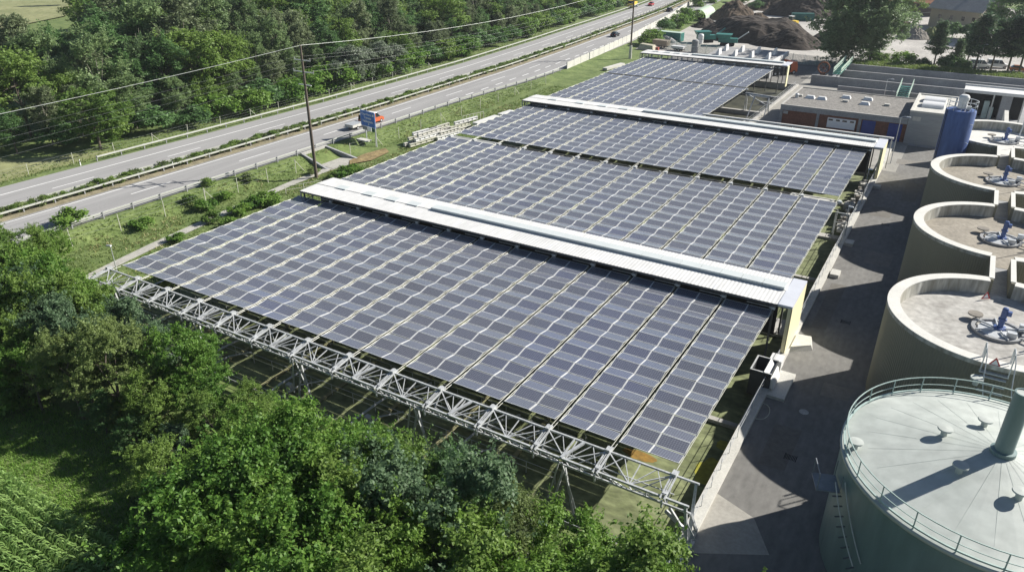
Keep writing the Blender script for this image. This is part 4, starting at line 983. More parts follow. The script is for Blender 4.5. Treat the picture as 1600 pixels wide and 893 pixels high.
def wire_fence(label, pts, sp, h, lean=0.0):
    t = thing('wire_fence', label, 'fence', pts[0]); o = Vector(pts[0]); w = MB(); k = 0
    for a, b in zip(pts[:-1], pts[1:]):
        a = Vector(a); b = Vector(b); n = max(1, round((b-a).length/sp))
        prev = None
        for i in range(n+1):
            p = a.lerp(b, i/n); p.z = float(gz(p.x, p.y)); q = p+Vector((random.uniform(-.08, .08)+lean, random.uniform(-.1, .1), h))
            m = MB().bar(p-o-Vector((0, 0, .3)), q-o, .07)
            if k % 4 == 1: m.bar(q-o-Vector((0, 0, .2)), p-o+Vector((.2, 1.5, 0)), .07)
            m.build('post', M_post, t); k += 1
            if prev is not None:
                for f in (.95, .7, .45): w.bar(prev[0].lerp(prev[1], f)-o, p.lerp(q, f)-o, .009)
            prev = (p, q)
    w.build('wire', M_galv, t)
    return t
wire_fence('wire fence with pale wooden posts below the motorway bank', [(-86.6, 30, 0), (-84.8, 60, 0), (-84.2, 76, 0)], 6.2, 2.2)
wire_fence('wire fence with pale wooden posts beyond the underpass', [(-83.6, 87.5, 0), (-83.2, 112, 0), (-81.5, 150, 0)], 6.2, 2.0)
wire_fence('wire fence with pale posts in the grass before the forest', [(Fx(40)-7.5, 40, 0), (Fx(80)-6.6, 80, 0), (Fx(150)-6.4, 150, 0)], 7.0, 1.8)
for i, (px, py) in enumerate(((126, 258), (271, 262))):
    p = at(px, py, MZ); t = thing('delineator_post', ('slim white roadside marker post in the grass strip before the forest', 'slim white roadside marker post standing beside the central hedge')[i], 'marker post', (p.x, p.y, .3))
    MB().hexa([(-.06, -.06, 0), (.06, -.06, 0), (.06, .06, 0), (-.06, .06, 0)], [(-.05, -.05, 1.0), (.05, -.05, 1.0), (.05, .05, 1.15), (-.05, .05, 1.0)]).build('post', M_signwhite, t); MB().rect(-.065, .065, -.065, .065, .72, .9).build('reflector', M_rubber, t)
railing('pipe_barrier', 'pale yellow pipe barrier on the path by the front roof housing', [(-78.6, 68.6, -.75), (-76.2, 73.2, -.75)], 1.1, 2.6, M_post, (1.0, .5), None, .05)

# ------------------------------------------------------------------ underpass portal
t = thing('underpass', 'grey concrete underpass portal with a slanting wing wall below the motorway', 'underpass', (-86, 83.5, 0))
m = MB(); m.hexa([(-1.6, 2.2, -1.2), (5.2, 2.9, -1.2), (5.2, 3.3, -1.2), (-1.6, 2.6, -1.2)], [(-1.6, 2.2, .75), (5.2, 2.9, -.75), (5.2, 3.3, -.75), (-1.6, 2.6, .75)]); m.build('wing_wall', M_concg, t)
m = MB(); m.hexa([(-1.6, -2.6, -1.2), (4.4, -3.2, -1.2), (4.4, -3.6, -1.2), (-1.6, -3.0, -1.2)], [(-1.6, -2.6, .75), (4.4, -3.2, -.75), (4.4, -3.6, -.75), (-1.6, -3.0, .75)]); m.build('wing_wall', M_concg, t)
MB().rect(-1.75, -1.3, -3.0, 2.6, .05, .75).build('portal_beam', M_conc, t)
MB().rect(-1.75, -1.55, -2.6, 2.2, -1.2, .05).build('passage_shade_slab', M_dark, t)  # near-black slab stands in for the shade inside the passage
poly_sheet('path_floor', M_path, [(-87.5, 81.2), (-81, 80.6), (-81, 86.6), (-87.5, 85.6)], -.70)

# ------------------------------------------------------------------ road sign
def lettering(txt, size, m, parent, loc, name='lettering'):
    c = bpy.data.curves.new('txt', 'FONT'); c.body = txt; c.size = size; c.extrude = .004; c.align_x = 'CENTER'; c.offset = .012*size
    o = bpy.data.objects.new('txt', c); COL.objects.link(o)
    bpy.context.view_layer.update()
    me = bpy.data.meshes.new_from_object(o.evaluated_get(bpy.context.evaluated_depsgraph_get())); bpy.data.objects.remove(o)
    me.materials.clear(); me.materials.append(m)
    q = link(name, me, parent, loc); q.rotation_euler = (math.pi/2, 0, 0); return q
t = thing('direction_sign', 'large blue motorway exit sign with white place names on two legs', 'road sign', (-84.9, 93.7, 0), R(-11))
MB().rect(-1.92, 1.92, 0, .08, 2.4, 5.05).build('sign_plate', M_signblue, t)
m = MB(); 
for b in ((-1.88, 1.88, 4.97, 5.02), (-1.88, 1.88, 2.43, 2.48), (-1.88, -1.83, 2.48, 4.97), (1.83, 1.88, 2.48, 4.97)): m.rect(b[0], b[1], -.008, -.001, b[2], b[3])
m.build('sign_border', M_signwhite, t)
lettering('Chur-Nord', .58, M_signwhite, t, (-.22, -.012, 4.30)); lettering('Trimmis', .58, M_signwhite, t, (0, -.012, 3.70)); lettering('Haldenstein', .58, M_signwhite, t, (0.0, -.012, 3.12))
m = MB(); m.rect(1.32, 1.66, -.012, -.002, 4.30, 4.68); m.build('exit_symbol', M_signwhite, t)
m = MB(); m.bar((-.15, -.01, 2.58), (.22, -.01, 2.88), .10, .012); m.face([(.02, -.014, 2.96), (.36, -.014, 2.98), (.30, -.014, 2.66)]); m.build('arrow', M_signwhite, t)
for x in (-.9, 1.72): MB().bar((x, .16, -1.1), (x, .16, 4.9), .15).build('leg', M_galv, t)
MB().rect(-1.6, -.25, .02, .09, 1.72, 2.36).build('lower_plate', M_concg, t); MB().rect(-.15, .75, .02, .09, 1.72, 2.36).build('lower_plate', M_signwhite, t); MB().rect(.85, 1.6, .02, .09, 1.72, 2.36).build('lower_plate', M_greend, t)
m = MB(); m.box((-85.4, 92.9, .28), (2.6, 1.1, .22), -.1); tag(m.build('concrete_footing', M_concl), 'pale concrete footing slab in the grass beneath the blue road sign', 'slab')

# ------------------------------------------------------------------ power line and lamps
def power_pole(label, x, y, z0, h, base=False):
    t = thing('power_pole', label, 'power pole', (x, y, z0))
    MB().bar((0, 0, 0), (0, 0, h), .26, n=12, r2=.15).build('pole', M_wood, t)
    for zz, l in ((h-2.0, 1.5), (h-3.6, 1.9), (h-5.4, 1.2)): MB().bar((-l, 0, zz), (l, 0, zz), .13).build('crossarm', M_galv, t)
    m = MB()
    for zz, l in ((h-2.0, 1.5), (h-3.6, 1.9)):
        for s in (-1, 1): m.bar((s*l, 0, zz), (s*l, 0, zz+.35), .07, n=8, r2=.05)
    m.build('insulator', M_concg, t)
    if base: MB().bar((0, 0, -.3), (0, 0, 3.4), .42, n=10, r2=.36).build('concrete_base', M_concl, t)
    return t
PZ = [(-80.2, 76.2, -.8, 19.1), (-78.6, 191.5, 0, 18.6)]
power_pole('tall wooden power pole behind the left end of the front roof housing', *PZ[0])
power_pole('tall wooden power pole with a pale base beside the farthest solar field', *PZ[1], True)
def cable(label, a, b, sag, r, m):
    a = Vector(a); b = Vector(b); p = []
    for i in range(25):
        q = a.lerp(b, i/24); q.z -= sag*4*(i/24)*(1-i/24); p.append(q)
    return tag(MB().path(p, r, 5).build('power_line', m), label, 'power line', None)
M_wire = mat('pale_wire', (.55, .58, .55), .5, .2); M_wired = mat('grey_wire', (.20, .21, .21), .5, .2)
top1 = (-80.2, 76.2, 18.3); top2 = (-78.6, 191.5, 18.6); top0 = (-82.0, -40, 18.0)
cable('thick pale overhead line from the first power pole towards the left edge', top1, top0, 1.4, .022, M_wire)
cable('thick pale overhead line between the two power poles', top1, top2, 2.0, .022, M_wire)
w = [('upper', -2.0, 1.5), ('middle', -3.6, 1.9)]
for nm, dz, l in w:
    for s, sd in ((-1, 'forest'), (1, 'solar roof')):
        cable(f'thin {nm} wire on the {sd} side running left from the first power pole', (top1[0]+s*l, top1[1], top1[2]+dz+.3), (top0[0]+s*l, top0[1], top0[2]+dz), 1.6, .008, M_wired)
        cable(f'thin {nm} wire on the {sd} side between the two power poles', (top1[0]+s*l, top1[1], top1[2]+dz+.3), (top2[0]+s*l, top2[1], top2[2]+dz), 2.2, .008, M_wired)
def lamp(label, x, y, z0, h, arm=1.0, rz=0.0, r=.07):
    t = thing('street_lamp', label, 'street lamp', (x, y, z0), rz)
    MB().bar((0, 0, 0), (0, 0, h), r, n=8, r2=r*.7).build('pole', M_galv, t)
    if arm: MB().path([(0, 0, h), (arm*.5, 0, h+.18), (arm, 0, h+.15)], r*.6).build('arm', M_galv, t)
    MB().hexa([(arm-.1, -.14, h+.06), (arm+.5, -.14, h+.08), (arm+.5, .14, h+.08), (arm-.1, .14, h+.06)], [(arm-.05, -.1, h+.2), (arm+.45, -.1, h+.18), (arm+.45, .1, h+.18), (arm-.05, .1, h+.2)]).build('lamp_head', M_galv, t)
lamp('small floodlight post at the left end of the lattice truss', -75.6, 40.8, -.8, 3.0, 0, R(200), .06)
lamp('street lamp at the road end of the second white roof housing', -7.2, 125.5, 0, 7.2, .8)
lamp('street lamp behind the brick building', -12.9, 159, 0, 6.6, .6)
lamp('slim street lamp among the pines beyond the channels', 1.6, 211, 0, 7.3, .4)
lamp('slim street lamp on the road wall beside the second solar field', -8.1, 87, .36, 4.6, 0, 0, .05)
lamp('slim street lamp on the road wall beside the third solar field', -8.2, 103, .36, 4.6, 0, 0, .05)
for i, x in enumerate((10.1, 11.0)):
    MBx = MB().bar((x-2.2, 122.0, 6.9), (x-1.4, 124.5, 19.5), .09, n=8, r2=.06)
    tag(MBx.build('mast', M_galv), ('slim leaning steel mast on the farthest digester, left of its twin', 'slim leaning steel mast on the farthest digester, right of its twin')[i], 'mast')

# ------------------------------------------------------------------ odds and ends along the road wall and the grass
t = thing('screenings_container', 'dark open container with a slanting white lid on the road wall', 'container', (-8.5, 53.2, .2))
m = MB(); m.rect(-1.1, -1.04, 0, 2.4, -.8, 1.5); m.rect(.5, .56, 0, 2.4, .2, 1.5); m.rect(-1.04, .5, 0, .06, -.8, 1.5); m.rect(-1.04, .5, 2.34, 2.4, -.8, 1.5); m.rect(-1.04, .5, .06, 2.34, .0, .08); m.build('box', mat('dark_steel', (.05, .055, .06), .6), t)
m = MB(); m.hexa([(-.1, -.0, 1.55), (.62, -.0, .9), (.62, 2.3, .9), (-.1, 2.3, 1.55)], [(-.02, 0, 1.63), (.70, 0, .98), (.70, 2.3, .98), (-.02, 2.3, 1.63)]); m.hexa([(.6, 0, .2), (.9, 0, .2), (.9, 2.3, .2), (.6, 2.3, .2)], [(.58, 0, .95), (.68, 0, .95), (.68, 2.3, .95), (.58, 2.3, .95)]); m.build('lid', M_white, t)
m = MB()
for b in ((-1.13, .59, -.03, .09), (-1.13, .59, 2.31, 2.43), (-1.13, -1.01, .09, 2.31)): m.rect(*b, 1.5, 1.56)
m.build('rim', M_truss, t)
m = MB(); m.box((-7.3, 54.6, .14), (1.5, 4.2, .26)); tag(m.build('concrete_plinth', M_concl), 'pale concrete plinth beside the open container on the road', 'plinth')
m = MB(); m.box((-8.3, 57.0, .75), (1.0, 1.2, .9)); tag(m.build('control_box', M_vwhite), 'white control box on the road wall below the yellow end wall', 'control box')
m = MB(); m.hexa([(-7.9, 60.4, .02), (-6.2, 61.8, .02), (-6.6, 63.6, .02), (-7.9, 63.4, .02)], [(-7.9, 60.6, .5), (-6.4, 61.9, .45), (-6.7, 63.5, .45), (-7.9, 63.2, .5)]); tag(m.build('ramp_block', M_concl), 'pale concrete ramp block at the foot of the yellow end wall', 'block')
for i, (x, y, s) in enumerate(((-7.3, 79.0, 1.5), (-7.4, 88.6, 1.3), (-7.4, 112, 1.2))):
    m = MB(); m.box((x, y, .2), (.9, s, .38)); tag(m.build('concrete_block', M_concl), ('pale concrete block on the road edge beside the second field, nearest the yellow wall', 'pale concrete block on the road edge near the gap between fields', 'pale concrete block on the road edge by the second housing')[i], 'block')
m = MB(); c = Vector((-7.9, 50.3, .05)); pp = [c+Vector((.75*math.cos(a), 1.2*math.sin(a), .03*math.sin(3*a))) for a in np.linspace(0, 6.28, 26)]; m.path(pp, .035)
tag(m.build('hose', M_post), 'coiled pale hose lying on the road wall below the open container', 'hose')
m = MB(); m.lathe([(.36, 0), (.36, .012), (.31, .014), (.01, .014)], n=24); o_ = m.build('manhole_cover', M_conc, None, False, (-4.9, 52.0, .012)); tag(o_, 'round manhole cover in the sunlit part of the service road', 'manhole cover')
# debris and equipment in the open basin between the right end of the third field and the road
for i in range(14):
    y = 93+i*1.55; x = -9.3+random.uniform(-.3, .3)
    m = MB(); m.box((x, y, -.2+random.uniform(-.2, .3)), (random.uniform(.7, 1.3), random.uniform(.5, 1.1), random.uniform(.3, .8)), random.uniform(-.3, .3)); m.box((x+.2, y+.3, .3), (.5, .4, .3), .4)
    tag(m.build('machinery_block', (M_concl, M_conc, M_sand)[i % 3]), ORD[i]+' machinery block beside the third field, counted from the camera', 'machinery', 'machinery blocks beside the third field')
for i in range(7):
    x = -36+random.uniform(0, 2.8); y = 128+i*2.0; m = MB(); m.box((x, y, -.3), (1.1, .9, .8), .1); m.box((x+.3, y, .2), (.6, .5, .3))
    tag(m.build('machinery_block', M_conc), ORD[i]+' machinery block in the open basin beside the fourth field, counted from the camera', 'machinery', 'machinery blocks in the far open basin')
for i, (y, z) in enumerate(((35.6, -.75), (38.2, -.75), (40.4, -.75))):
    railing('walkway_railing', ('first', 'second', 'third')[i]+' galvanised walkway railing in the shade behind the lattice truss, counted from the front', [(-64, y, z), (-18, y, z)], 1.0, 2.3, M_galv, (1.0, .5), None, .028)
for i, x in enumerate((-60.5, -51.4, -42.7, -34.2, -25.6)):
    m = MB(); m.path([(x, 32.2, -.3), (x+.2, 33.5, .1), (x+.3, 36, .1), (x+.2, 38, -.2), (x+1.6, 41, -.6)], .09, 8); m.path([(x+.9, 32.2, -.5), (x+1.0, 35, -.5), (x+2.2, 36.5, -.5)], .06, 8); m.box((x+.6, 34.2, -.4), (.5, .4, .7))
    tag(m.build('air_pipe', M_galv), ORD[i]+' bent galvanised pipe under the lattice truss, counted from the motorway side', 'pipe', 'air pipes of the front basin')
# stacked beams beside the motorway bank
random.seed(3); k = 0
for lay in range(3):
    for i in range(5 if lay < 2 else 4):
        y0 = 96.2+lay*.9+random.uniform(-.5, .5)+(4.2 if i % 2 else 0)+(0 if i < 3 else 5.5); x0 = -79.4+.62*i+random.uniform(-.1, .1); L = random.uniform(4.2, 6.8)
        m = MB(); m.rect(0, .42, 0, L, 0, .10); m.rect(0, .42, 0, L, .40, .50); m.rect(.15, .27, 0, L, .10, .40)
        for q in range(6): m.rect(.0, .42, L*q/5*.97, L*q/5*.97+.08, .10, .40)
        o = m.build('stacked_beam', (M_concl, M_white, M_post)[k % 3], None, False, (x0, y0, -.62+.62*lay)); o.rotation_euler = (0, 0, R(-8+random.uniform(-3, 3)))
        tag(o, f'{ORD[k]} white formwork beam of the stack on the motorway bank, counted upwards from the ground', 'beam', 'formwork beams stacked beside the second field'); k += 1
railing('pipe_rack', 'upright pale steel rack at the far end of the stacked beams', [(-77.6, 111.2, -.4), (-76.3, 116.2, -.4)], 1.9, .9, M_post, (1.0, .1), None, .05)
for i, (px0, py0, px1, py1) in enumerate(((742, 194, 776, 182), (781, 180, 800, 174))):
    a = at(px0, py0, .3); b = at(px1, py1, .3); m = MB().bar(a, b, 1.1, .5)
    tag(m.build('concrete_slab', M_white), ('long white concrete slab lying along the left edge of the third field', 'short white concrete slab at the left edge of the third field by the housing')[i], 'slab')
a = at(945, 108, .4); b = at(973, 100, .4); tag(MB().bar(a, b, 1.3, .5).build('concrete_slab', M_concl), 'white slab at the left edge of the farthest solar field below the power pole', 'slab')
# ------------------------------------------------------------------ vegetation
rng = np.random.default_rng(5)
L_mid = leaf_mat('leaves_mid_green', (.030, .058, .014), (.060, .100, .020), (.105, .150, .033), k=2.0)
L_deep = leaf_mat('leaves_deep_green', (.020, .045, .016), (.038, .074, .024), (.062, .110, .036), k=2.15)
L_light = leaf_mat('leaves_fresh_green', (.040, .090, .016), (.070, .140, .022), (.120, .190, .035), k=1.6)
L_olive = leaf_mat('leaves_olive_green', (.040, .056, .018), (.070, .092, .030), (.120, .150, .050), k=1.85)
L_grey = leaf_mat('leaves_willow_grey', (.070, .090, .060), (.115, .140, .095), (.165, .190, .135))
L_far = leaf_mat('leaves_forest_green', (.034, .056, .024), (.062, .094, .038), (.110, .145, .062), k=2.25)
L_faro = leaf_mat('leaves_forest_olive', (.050, .064, .032), (.084, .102, .052), (.130, .150, .080), k=1.9)
L_pine = leaf_mat('pine_needles', (.018, .036, .022), (.030, .056, .030), (.075, .110, .050), .4, 2.0)
L_corn = leaf_mat('maize_leaves', (.060, .125, .028), (.105, .185, .045), (.180, .260, .080), .4, 1.45)
L_grass = leaf_mat('tall_grass', (.070, .115, .022), (.110, .165, .035), (.180, .215, .070), .4)
L_lawn = leaf_mat('lawn_grass', (.075, .150, .022), (.115, .205, .032), (.165, .250, .050), k=1.55)
L_straw = leaf_mat('dry_grass', (.16, .15, .06), (.22, .20, .08), (.30, .27, .13), .3)

def quads_mesh(name, C, Nn, S, m, asp=.55):
    """leaf sized faces: centres C, normals Nn, sizes S"""
    n = len(C); rv = rng.normal(size=(n, 3)); T = np.cross(Nn, rv); T /= np.linalg.norm(T, axis=1)[:, None]+1e-9; B = np.cross(Nn, T)
    S = S[:, None]
    V = np.stack([C-T*S, C-B*S*asp+Nn*S*.12, C+T*S, C+B*S*asp+Nn*S*.12], 1).reshape(-1, 3)
    me = bpy.data.meshes.new(name)
    me.vertices.add(4*n); me.vertices.foreach_set('co', V.ravel())
    me.loops.add(4*n); me.loops.foreach_set('vertex_index', np.arange(4*n))
    me.polygons.add(n); me.polygons.foreach_set('loop_start', np.arange(0, 4*n, 4)); me.polygons.foreach_set('loop_total', np.full(n, 4))
    me.materials.append(m); me.update(); me.validate()
    return me
def unit(v): return v/(np.linalg.norm(v, axis=-1, keepdims=True)+1e-9)
def crown_points(H, Rr, zb, nl, nc, nf, leaf, flat=1.0, shell=.62, spray=0, tall=.8):
    """lobes on the crown envelope, twig clusters on the lobes, leaves on the clusters"""
    hc = (H-zb)/2; cz = zb+hc
    d = unit(rng.normal(size=(nl, 3))); d[:, 2] = d[:, 2]*.9+.18; d = unit(d)
    rad = shell+(.22)*rng.random(nl)
    lob = d*rad[:, None]*np.array([Rr, Rr, hc]); lob[:, 2] += cz
    lob[:, :2] *= 1+.22*rng.normal(size=(nl, 1))
    lr = Rr*(.26+.20*rng.random(nl))
    cd = unit(rng.normal(size=(nl, nc, 3))+np.array([0, 0, .45])+.5*d[:, None, :])
    cl = lob[:, None, :]+cd*lr[:, None, None]*(.55+.5*rng.random((nl, nc, 1)))*np.array([1, 1, tall*flat])
    cl = cl.reshape(-1, 3); cd = cd.reshape(-1, 3)
    P = cl[:, None, :]+rng.normal(size=(len(cl), nf, 3))*leaf*np.array([1.5, 1.5, .9])
    N = unit(cd[:, None, :]*.7+np.array([0, 0, .55])+rng.normal(size=P.shape)*.55)
    P = P.reshape(-1, 3); N = N.reshape(-1, 3)
    if spray:      # ragged twigs that stick out of the crown
        k = rng.integers(0, len(cl), spray); dd = unit(cd[k]+np.array([0, 0, .35])+rng.normal(size=(spray, 3))*.35); L = Rr*(.14+.24*rng.random(spray)); m = 24
        s = rng.random((spray, m, 1)); Q = cl[k][:, None, :]+dd[:, None, :]*L[:, None, None]*s*1.3+rng.normal(size=(spray, m, 3))*leaf*(1.5-s)
        P = np.concatenate([P, Q.reshape(-1, 3)]); N = np.concatenate([N, unit(rng.normal(size=(spray*m, 3))+np.array([0, 0, .6]))])
    return P, N, lob
def trunk_mesh(name, H, r, lob, m, lean=.3, nlimb=9, zb=1.5, fork=.55):
    mb = MB(); pts = [Vector((0, 0, -.3))]; k = 5
    for i in range(1, k+1): pts.append(Vector((random.uniform(-lean, lean)*i/k, random.uniform(-lean, lean)*i/k, H*fork*i/k)))
    for i in range(k): mb.bar(pts[i], pts[i+1], r*(1-.13*i), n=8, r2=r*(1-.13*(i+1)))
    for i in range(min(nlimb, len(lob))):
        a = pts[random.randint(2, k)]; b = a.lerp(Vector(lob[i]), .72); mid = a.lerp(b, .55)+Vector((0, 0, .25))
        mb.bar(a, mid, r*.42, n=6, r2=r*.28); mb.bar(mid, b, r*.28, n=5, r2=r*.08)
    o = mb.build(name, m); me = o.data; bpy.data.objects.remove(o); return me
class TreeKind: pass
def kind(H, Rr, zb, nl, nc, nf, leaf, lm, bark=None, tr=.16, flat=1.0, shell=.62, lean=.3, fork=.55, name='broadleaf_tree', spray=0, tall=.8):
    k = TreeKind(); P, N, lob = crown_points(H, Rr, zb, nl, nc, nf, leaf, flat, shell, spray, tall)
    k.crown = quads_mesh('crown', P, N, leaf*(.65+.7*rng.random(len(P))), lm)
    k.trunk = trunk_mesh('trunk', H, tr, lob, bark or M_bark, lean, 10, zb, fork); k.H = H; k.R = Rr; k.name = name
    return k
def plant(k, x, y, z, h, label, cat='tree', group=None, wide=1.0, rz=None, squash=1.0):
    t = thing(k.name, label, cat, (x, y, z), random.uniform(0, 6.28) if rz is None else rz, group)
    s = h/k.H; t.scale = (s*wide, s*wide*squash, s)
    link('crown', k.crown, t)
    if k.trunk: link('trunk', k.trunk, t)
    return t

# kinds for the near grove (fine leaves) and for the forest (coarser)
L_teal = leaf_mat('leaves_bluish_green', (.030, .055, .028), (.055, .092, .050), (.090, .135, .070), k=1.6)
L_brown = leaf_mat('leaves_brownish_green', (.045, .062, .020), (.080, .102, .032), (.125, .150, .050), k=1.7)
near = [kind(9, 3.0, .8, 26, 16, 40, .095, L_mid, spray=150), kind(9, 2.9, .6, 30, 15, 42, .085, L_deep, spray=110, shell=.66), kind(9, 3.1, 1.2, 20, 20, 46, .10, L_light, flat=.62, spray=220), kind(9, 2.6, .5, 28, 14, 36, .08, L_olive, spray=240, tall=1.1), kind(8, 3.2, .5, 30, 15, 42, .09, L_mid, shell=.55, spray=130),
        kind(9, 2.7, .8, 24, 16, 44, .10, L_teal, spray=130, tall=.95), kind(8.5, 2.4, .6, 22, 12, 26, .085, L_brown, spray=260, shell=.55)]
nlab = ['mid green bushy tree', 'dark green dense tree', 'bright fresh green feathery tree', 'olive green loose tree', 'broad mid green tree', 'bluish green tree', 'sparse brownish green tree']
far = [kind(17, 4.2, 3.0, 30, 12, 22, .21, L_far, M_barkl, .22, tall=1.25, spray=160), kind(16, 4.0, 2.0, 30, 12, 22, .20, L_deep, M_bark, .22, tall=1.0, spray=90), kind(18, 3.7, 4.0, 26, 12, 20, .21, L_faro, M_barkl, .2, tall=1.5, spray=240), kind(15, 5.0, 1.5, 30, 13, 22, .22, L_mid, M_bark, .22, tall=.8, spray=90), kind(20, 3.2, 3.5, 30, 12, 20, .20, L_far, M_barkl, .2, shell=.66, tall=1.6, spray=220)]
flab = ['pale stemmed mid green forest tree', 'dense dark green forest tree', 'tall olive green forest tree with a pale stem', 'broad fresh green forest tree', 'tall slender green forest tree']
def bush_mesh(H, Rr, n1, n2, n3, leaf, lm):
    P, N, lob = crown_points(H, Rr, 0.0, n1, n2, n3, leaf, 1, .5); return quads_mesh('bush', P, N, leaf*(.65+.7*rng.random(len(P))), lm)
bush_me = [bush_mesh(1.6, 1.1, 10, 9, 16, .13, L_light), bush_mesh(1.6, 1.2, 10, 9, 16, .13, L_mid), bush_mesh(1.6, 1.1, 10, 9, 16, .13, L_olive)]
big_bush = [bush_mesh(4.5, 3.0, 18, 11, 14, .26, L_mid), bush_mesh(4.5, 3.2, 18, 11, 14, .26, L_light), bush_mesh(4.5, 2.8, 18, 11, 14, .25, L_deep)]
willow = kind(7.5, 2.6, .6, 24, 12, 16, .22, L_grey, M_barkl, .15, name='willow')

# ---- the grove in the foreground
BND = [(-200, 335), (-50, 338), (40, 342), (60, 336), (105, 352), (128, 405), (150, 446), (180, 452), (215, 470), (262, 490), (300, 510), (330, 535), (370, 575), (440, 605), (480, 632), (540, 652), (600, 640), (640, 685), (700, 660), (740, 690), (790, 718), (800, 768), (860, 768), (900, 792), (960, 838), (1050, 838), (1100, 818), (1140, 824), (1162, 880), (1200, 1100)]
bx = [b[0] for b in BND]; by = [b[1] for b in BND]
random.seed(21)
cand = []
ROWS = [(17.2, -36, -4), (19.6, -52, -4), (22.2, -66, -4), (24.8, -80, -4.5), (27.4, -96, -5.5), (30.0, -112, -72.5), (33.5, -112, -75.5), (37.0, -108, -76), (40.5, -106, -79.5), (44.0, -100, -84)]
for y, xa, xb in ROWS:
    x = xa
    while x <= xb:
        cand.append((x+random.uniform(-.8, .8), y+random.uniform(-.7, .7))); x += random.uniform(3.0, 4.0)
grove = []
for x, y in cand:
    if x < -40 and y < 19.0: continue
    if x > Fx(y)-2 and x < edge_r(y)+3: continue
    z0 = float(gz(x, y)); best = 0
    for h in np.arange(2.6, 11.6, .3):
        ok = True
        for dx in (-2.3, -1.2, 0, 1.2, 2.3):
            px, py, w_ = proj(x+dx*_r[0], y+dx*_r[1], z0+h*(1.04 if dx == 0 else .96 if abs(dx) < 2 else .82))
            if w_ <= 1 or py < np.interp(px, bx, by)+3: ok = False; break
        if ok: best = h
        else: break
    bpx, bpy_, _w = proj(x, y, z0)
    if bpx < 245 and bpy_ > np.interp(bpx, [-200, 0, 60, 120, 160, 200, 230, 245], [700, 690, 660, 650, 700, 750, 790, 860]): continue
    if -60 < x < -29: best = min(best, (y-15.5)/1.17+2.2)
    tt = (y-16.6)/1.17
    if -6 < x+48.5-tt < 7.5: best = min(best, tt*.8)
    if best < 2.9: continue
    best *= random.uniform(.80, 1.0); px, py, w_ = proj(x, y, z0+best)
    if w_ < 3 or px < -160 or px > 1260: continue
    if proj(x, y, z0+best)[1] > 1010: continue
    grove.append((x, y, z0, best, px, py))
used = {}
for x, y, z0, h, px, py in grove:
    q = noise.noise(Vector((x*.11, y*.16, 3.3)))*1.3+random.uniform(-.35, .35)
    ki = 2 if q > .42 else 0 if q > .18 else 5 if q > .02 else 4 if q > -.12 else 6 if q > -.2 else 3 if q > -.42 else 1
    if y > 29 and x < -68: ki = (2, 0, 4)[random.randint(0, 2)]
    zone = 'by the motorway bank' if y > 29 and x < -68 else 'at the edge of the grass clearing' if y < 20.5 and x < -38 else 'against the front basin wall' if y > 26 else 'at the bottom edge of the grove' if py > 800 else 'in the middle of the foreground grove'
    side = 'left' if px < 350 else 'middle' if px < 750 else 'right'
    size = 'tall' if h > 8.5 else 'medium' if h > 6 else 'low'
    plant(near[ki], x, y, z0, h, f'{size} {nlab[ki]} {zone}, {side} part', 'tree', 'trees of the foreground grove', random.uniform(.85, 1.05)*(1.0 if h > 6 else 1.1), None, random.uniform(.88, 1.1))
# undergrowth below the grove
k = 0
for x, y, z0, h, px, py in grove:
    if y < 30 and k < 60 and random.random() < .55:
        a = random.uniform(0, 6.28); xx, yy = x+1.7*math.cos(a), y+1.7*math.sin(a)
        if yy > 30.6 or (xx < -40 and yy < 19.2): continue
        o = link('shrub', bush_me[k % 3], None, (xx, yy, float(gz(xx, yy)))); o.scale = (1.3, 1.3, 1.2); o.rotation_euler = (0, 0, a); k += 1
        tag(o, 'low leafy shrub in the shade under the foreground grove', 'shrub', 'undergrowth shrubs of the grove')

# ---- forest beyond the motorway
random.seed(8); ft = []
d = 0; rows = [0, 5.5, 11, 17, 24, 31, 39, 48, 58, 69, 81, 94, 108, 124, 142, 162]
for ri, d in enumerate(rows):
    y = 52 if ri < 1 else 46
    while y < 470:
        sp = (6.5 if ri < 4 else 9.0)*random.uniform(.8, 1.25)*(1.0 if y < 250 else 1.3)
        y += sp
        front = 12.5+6*math.exp(-((y-66)/14)**2)+(14 if y < 58 else 0)
        x = Fx(y)-front-d+random.uniform(-1.8, 1.8)
        if (x < -246 and y < 170+(-246-x)*.7 and y > 30): continue
        h = random.uniform(3.8, 5.8) if ri == 0 else random.uniform(6.5, 10) if ri == 1 else random.uniform(11, 17.5) if ri < 4 else random.uniform(15, 21.5)
        px, py, w_ = proj(x, y, h); 
        if px < -60 or px > 1640 or proj(x, y, 0)[1] < -110 or py > 900 or w_ < 5 or proj(x, y, h)[1] < -150: continue
        if px < 120 and py < 14-px*.06: continue
        ft.append((x, y, h, ri, w_))
ft.sort(key=lambda q: q[4])
stuffP = []
for i, (x, y, h, ri, w_) in enumerate(ft):
    z0 = float(gz(x, y))
    if ri == 0:
        b = random.randint(0, 2); o = link('shrub', big_bush[b], None, (x, y, z0)); s = h/4.5; o.scale = (s*1.15, s*1.15, s); o.rotation_euler = (0, 0, random.uniform(0, 6))
        tag(o, ('bushy mid green', 'bushy fresh green', 'dense dark green')[b]+' shrub at the foot of the forest along the motorway', 'shrub', 'shrubs along the forest edge'); continue
    q = noise.noise(Vector((x*.03, y*.03, 1.0)))+random.uniform(-.5, .5); ki = int(np.clip((q+.8)/1.6*5, 0, 4))
    if i < 330: plant(far[ki], x, y, z0, h, flab[ki]+(' at the forest edge' if ri < 3 else ' deeper in the forest beyond the motorway'), 'tree', 'trees of the forest beyond the motorway', random.uniform(.95, 1.3))
    else: stuffP.append((x, y, z0, h, ki))
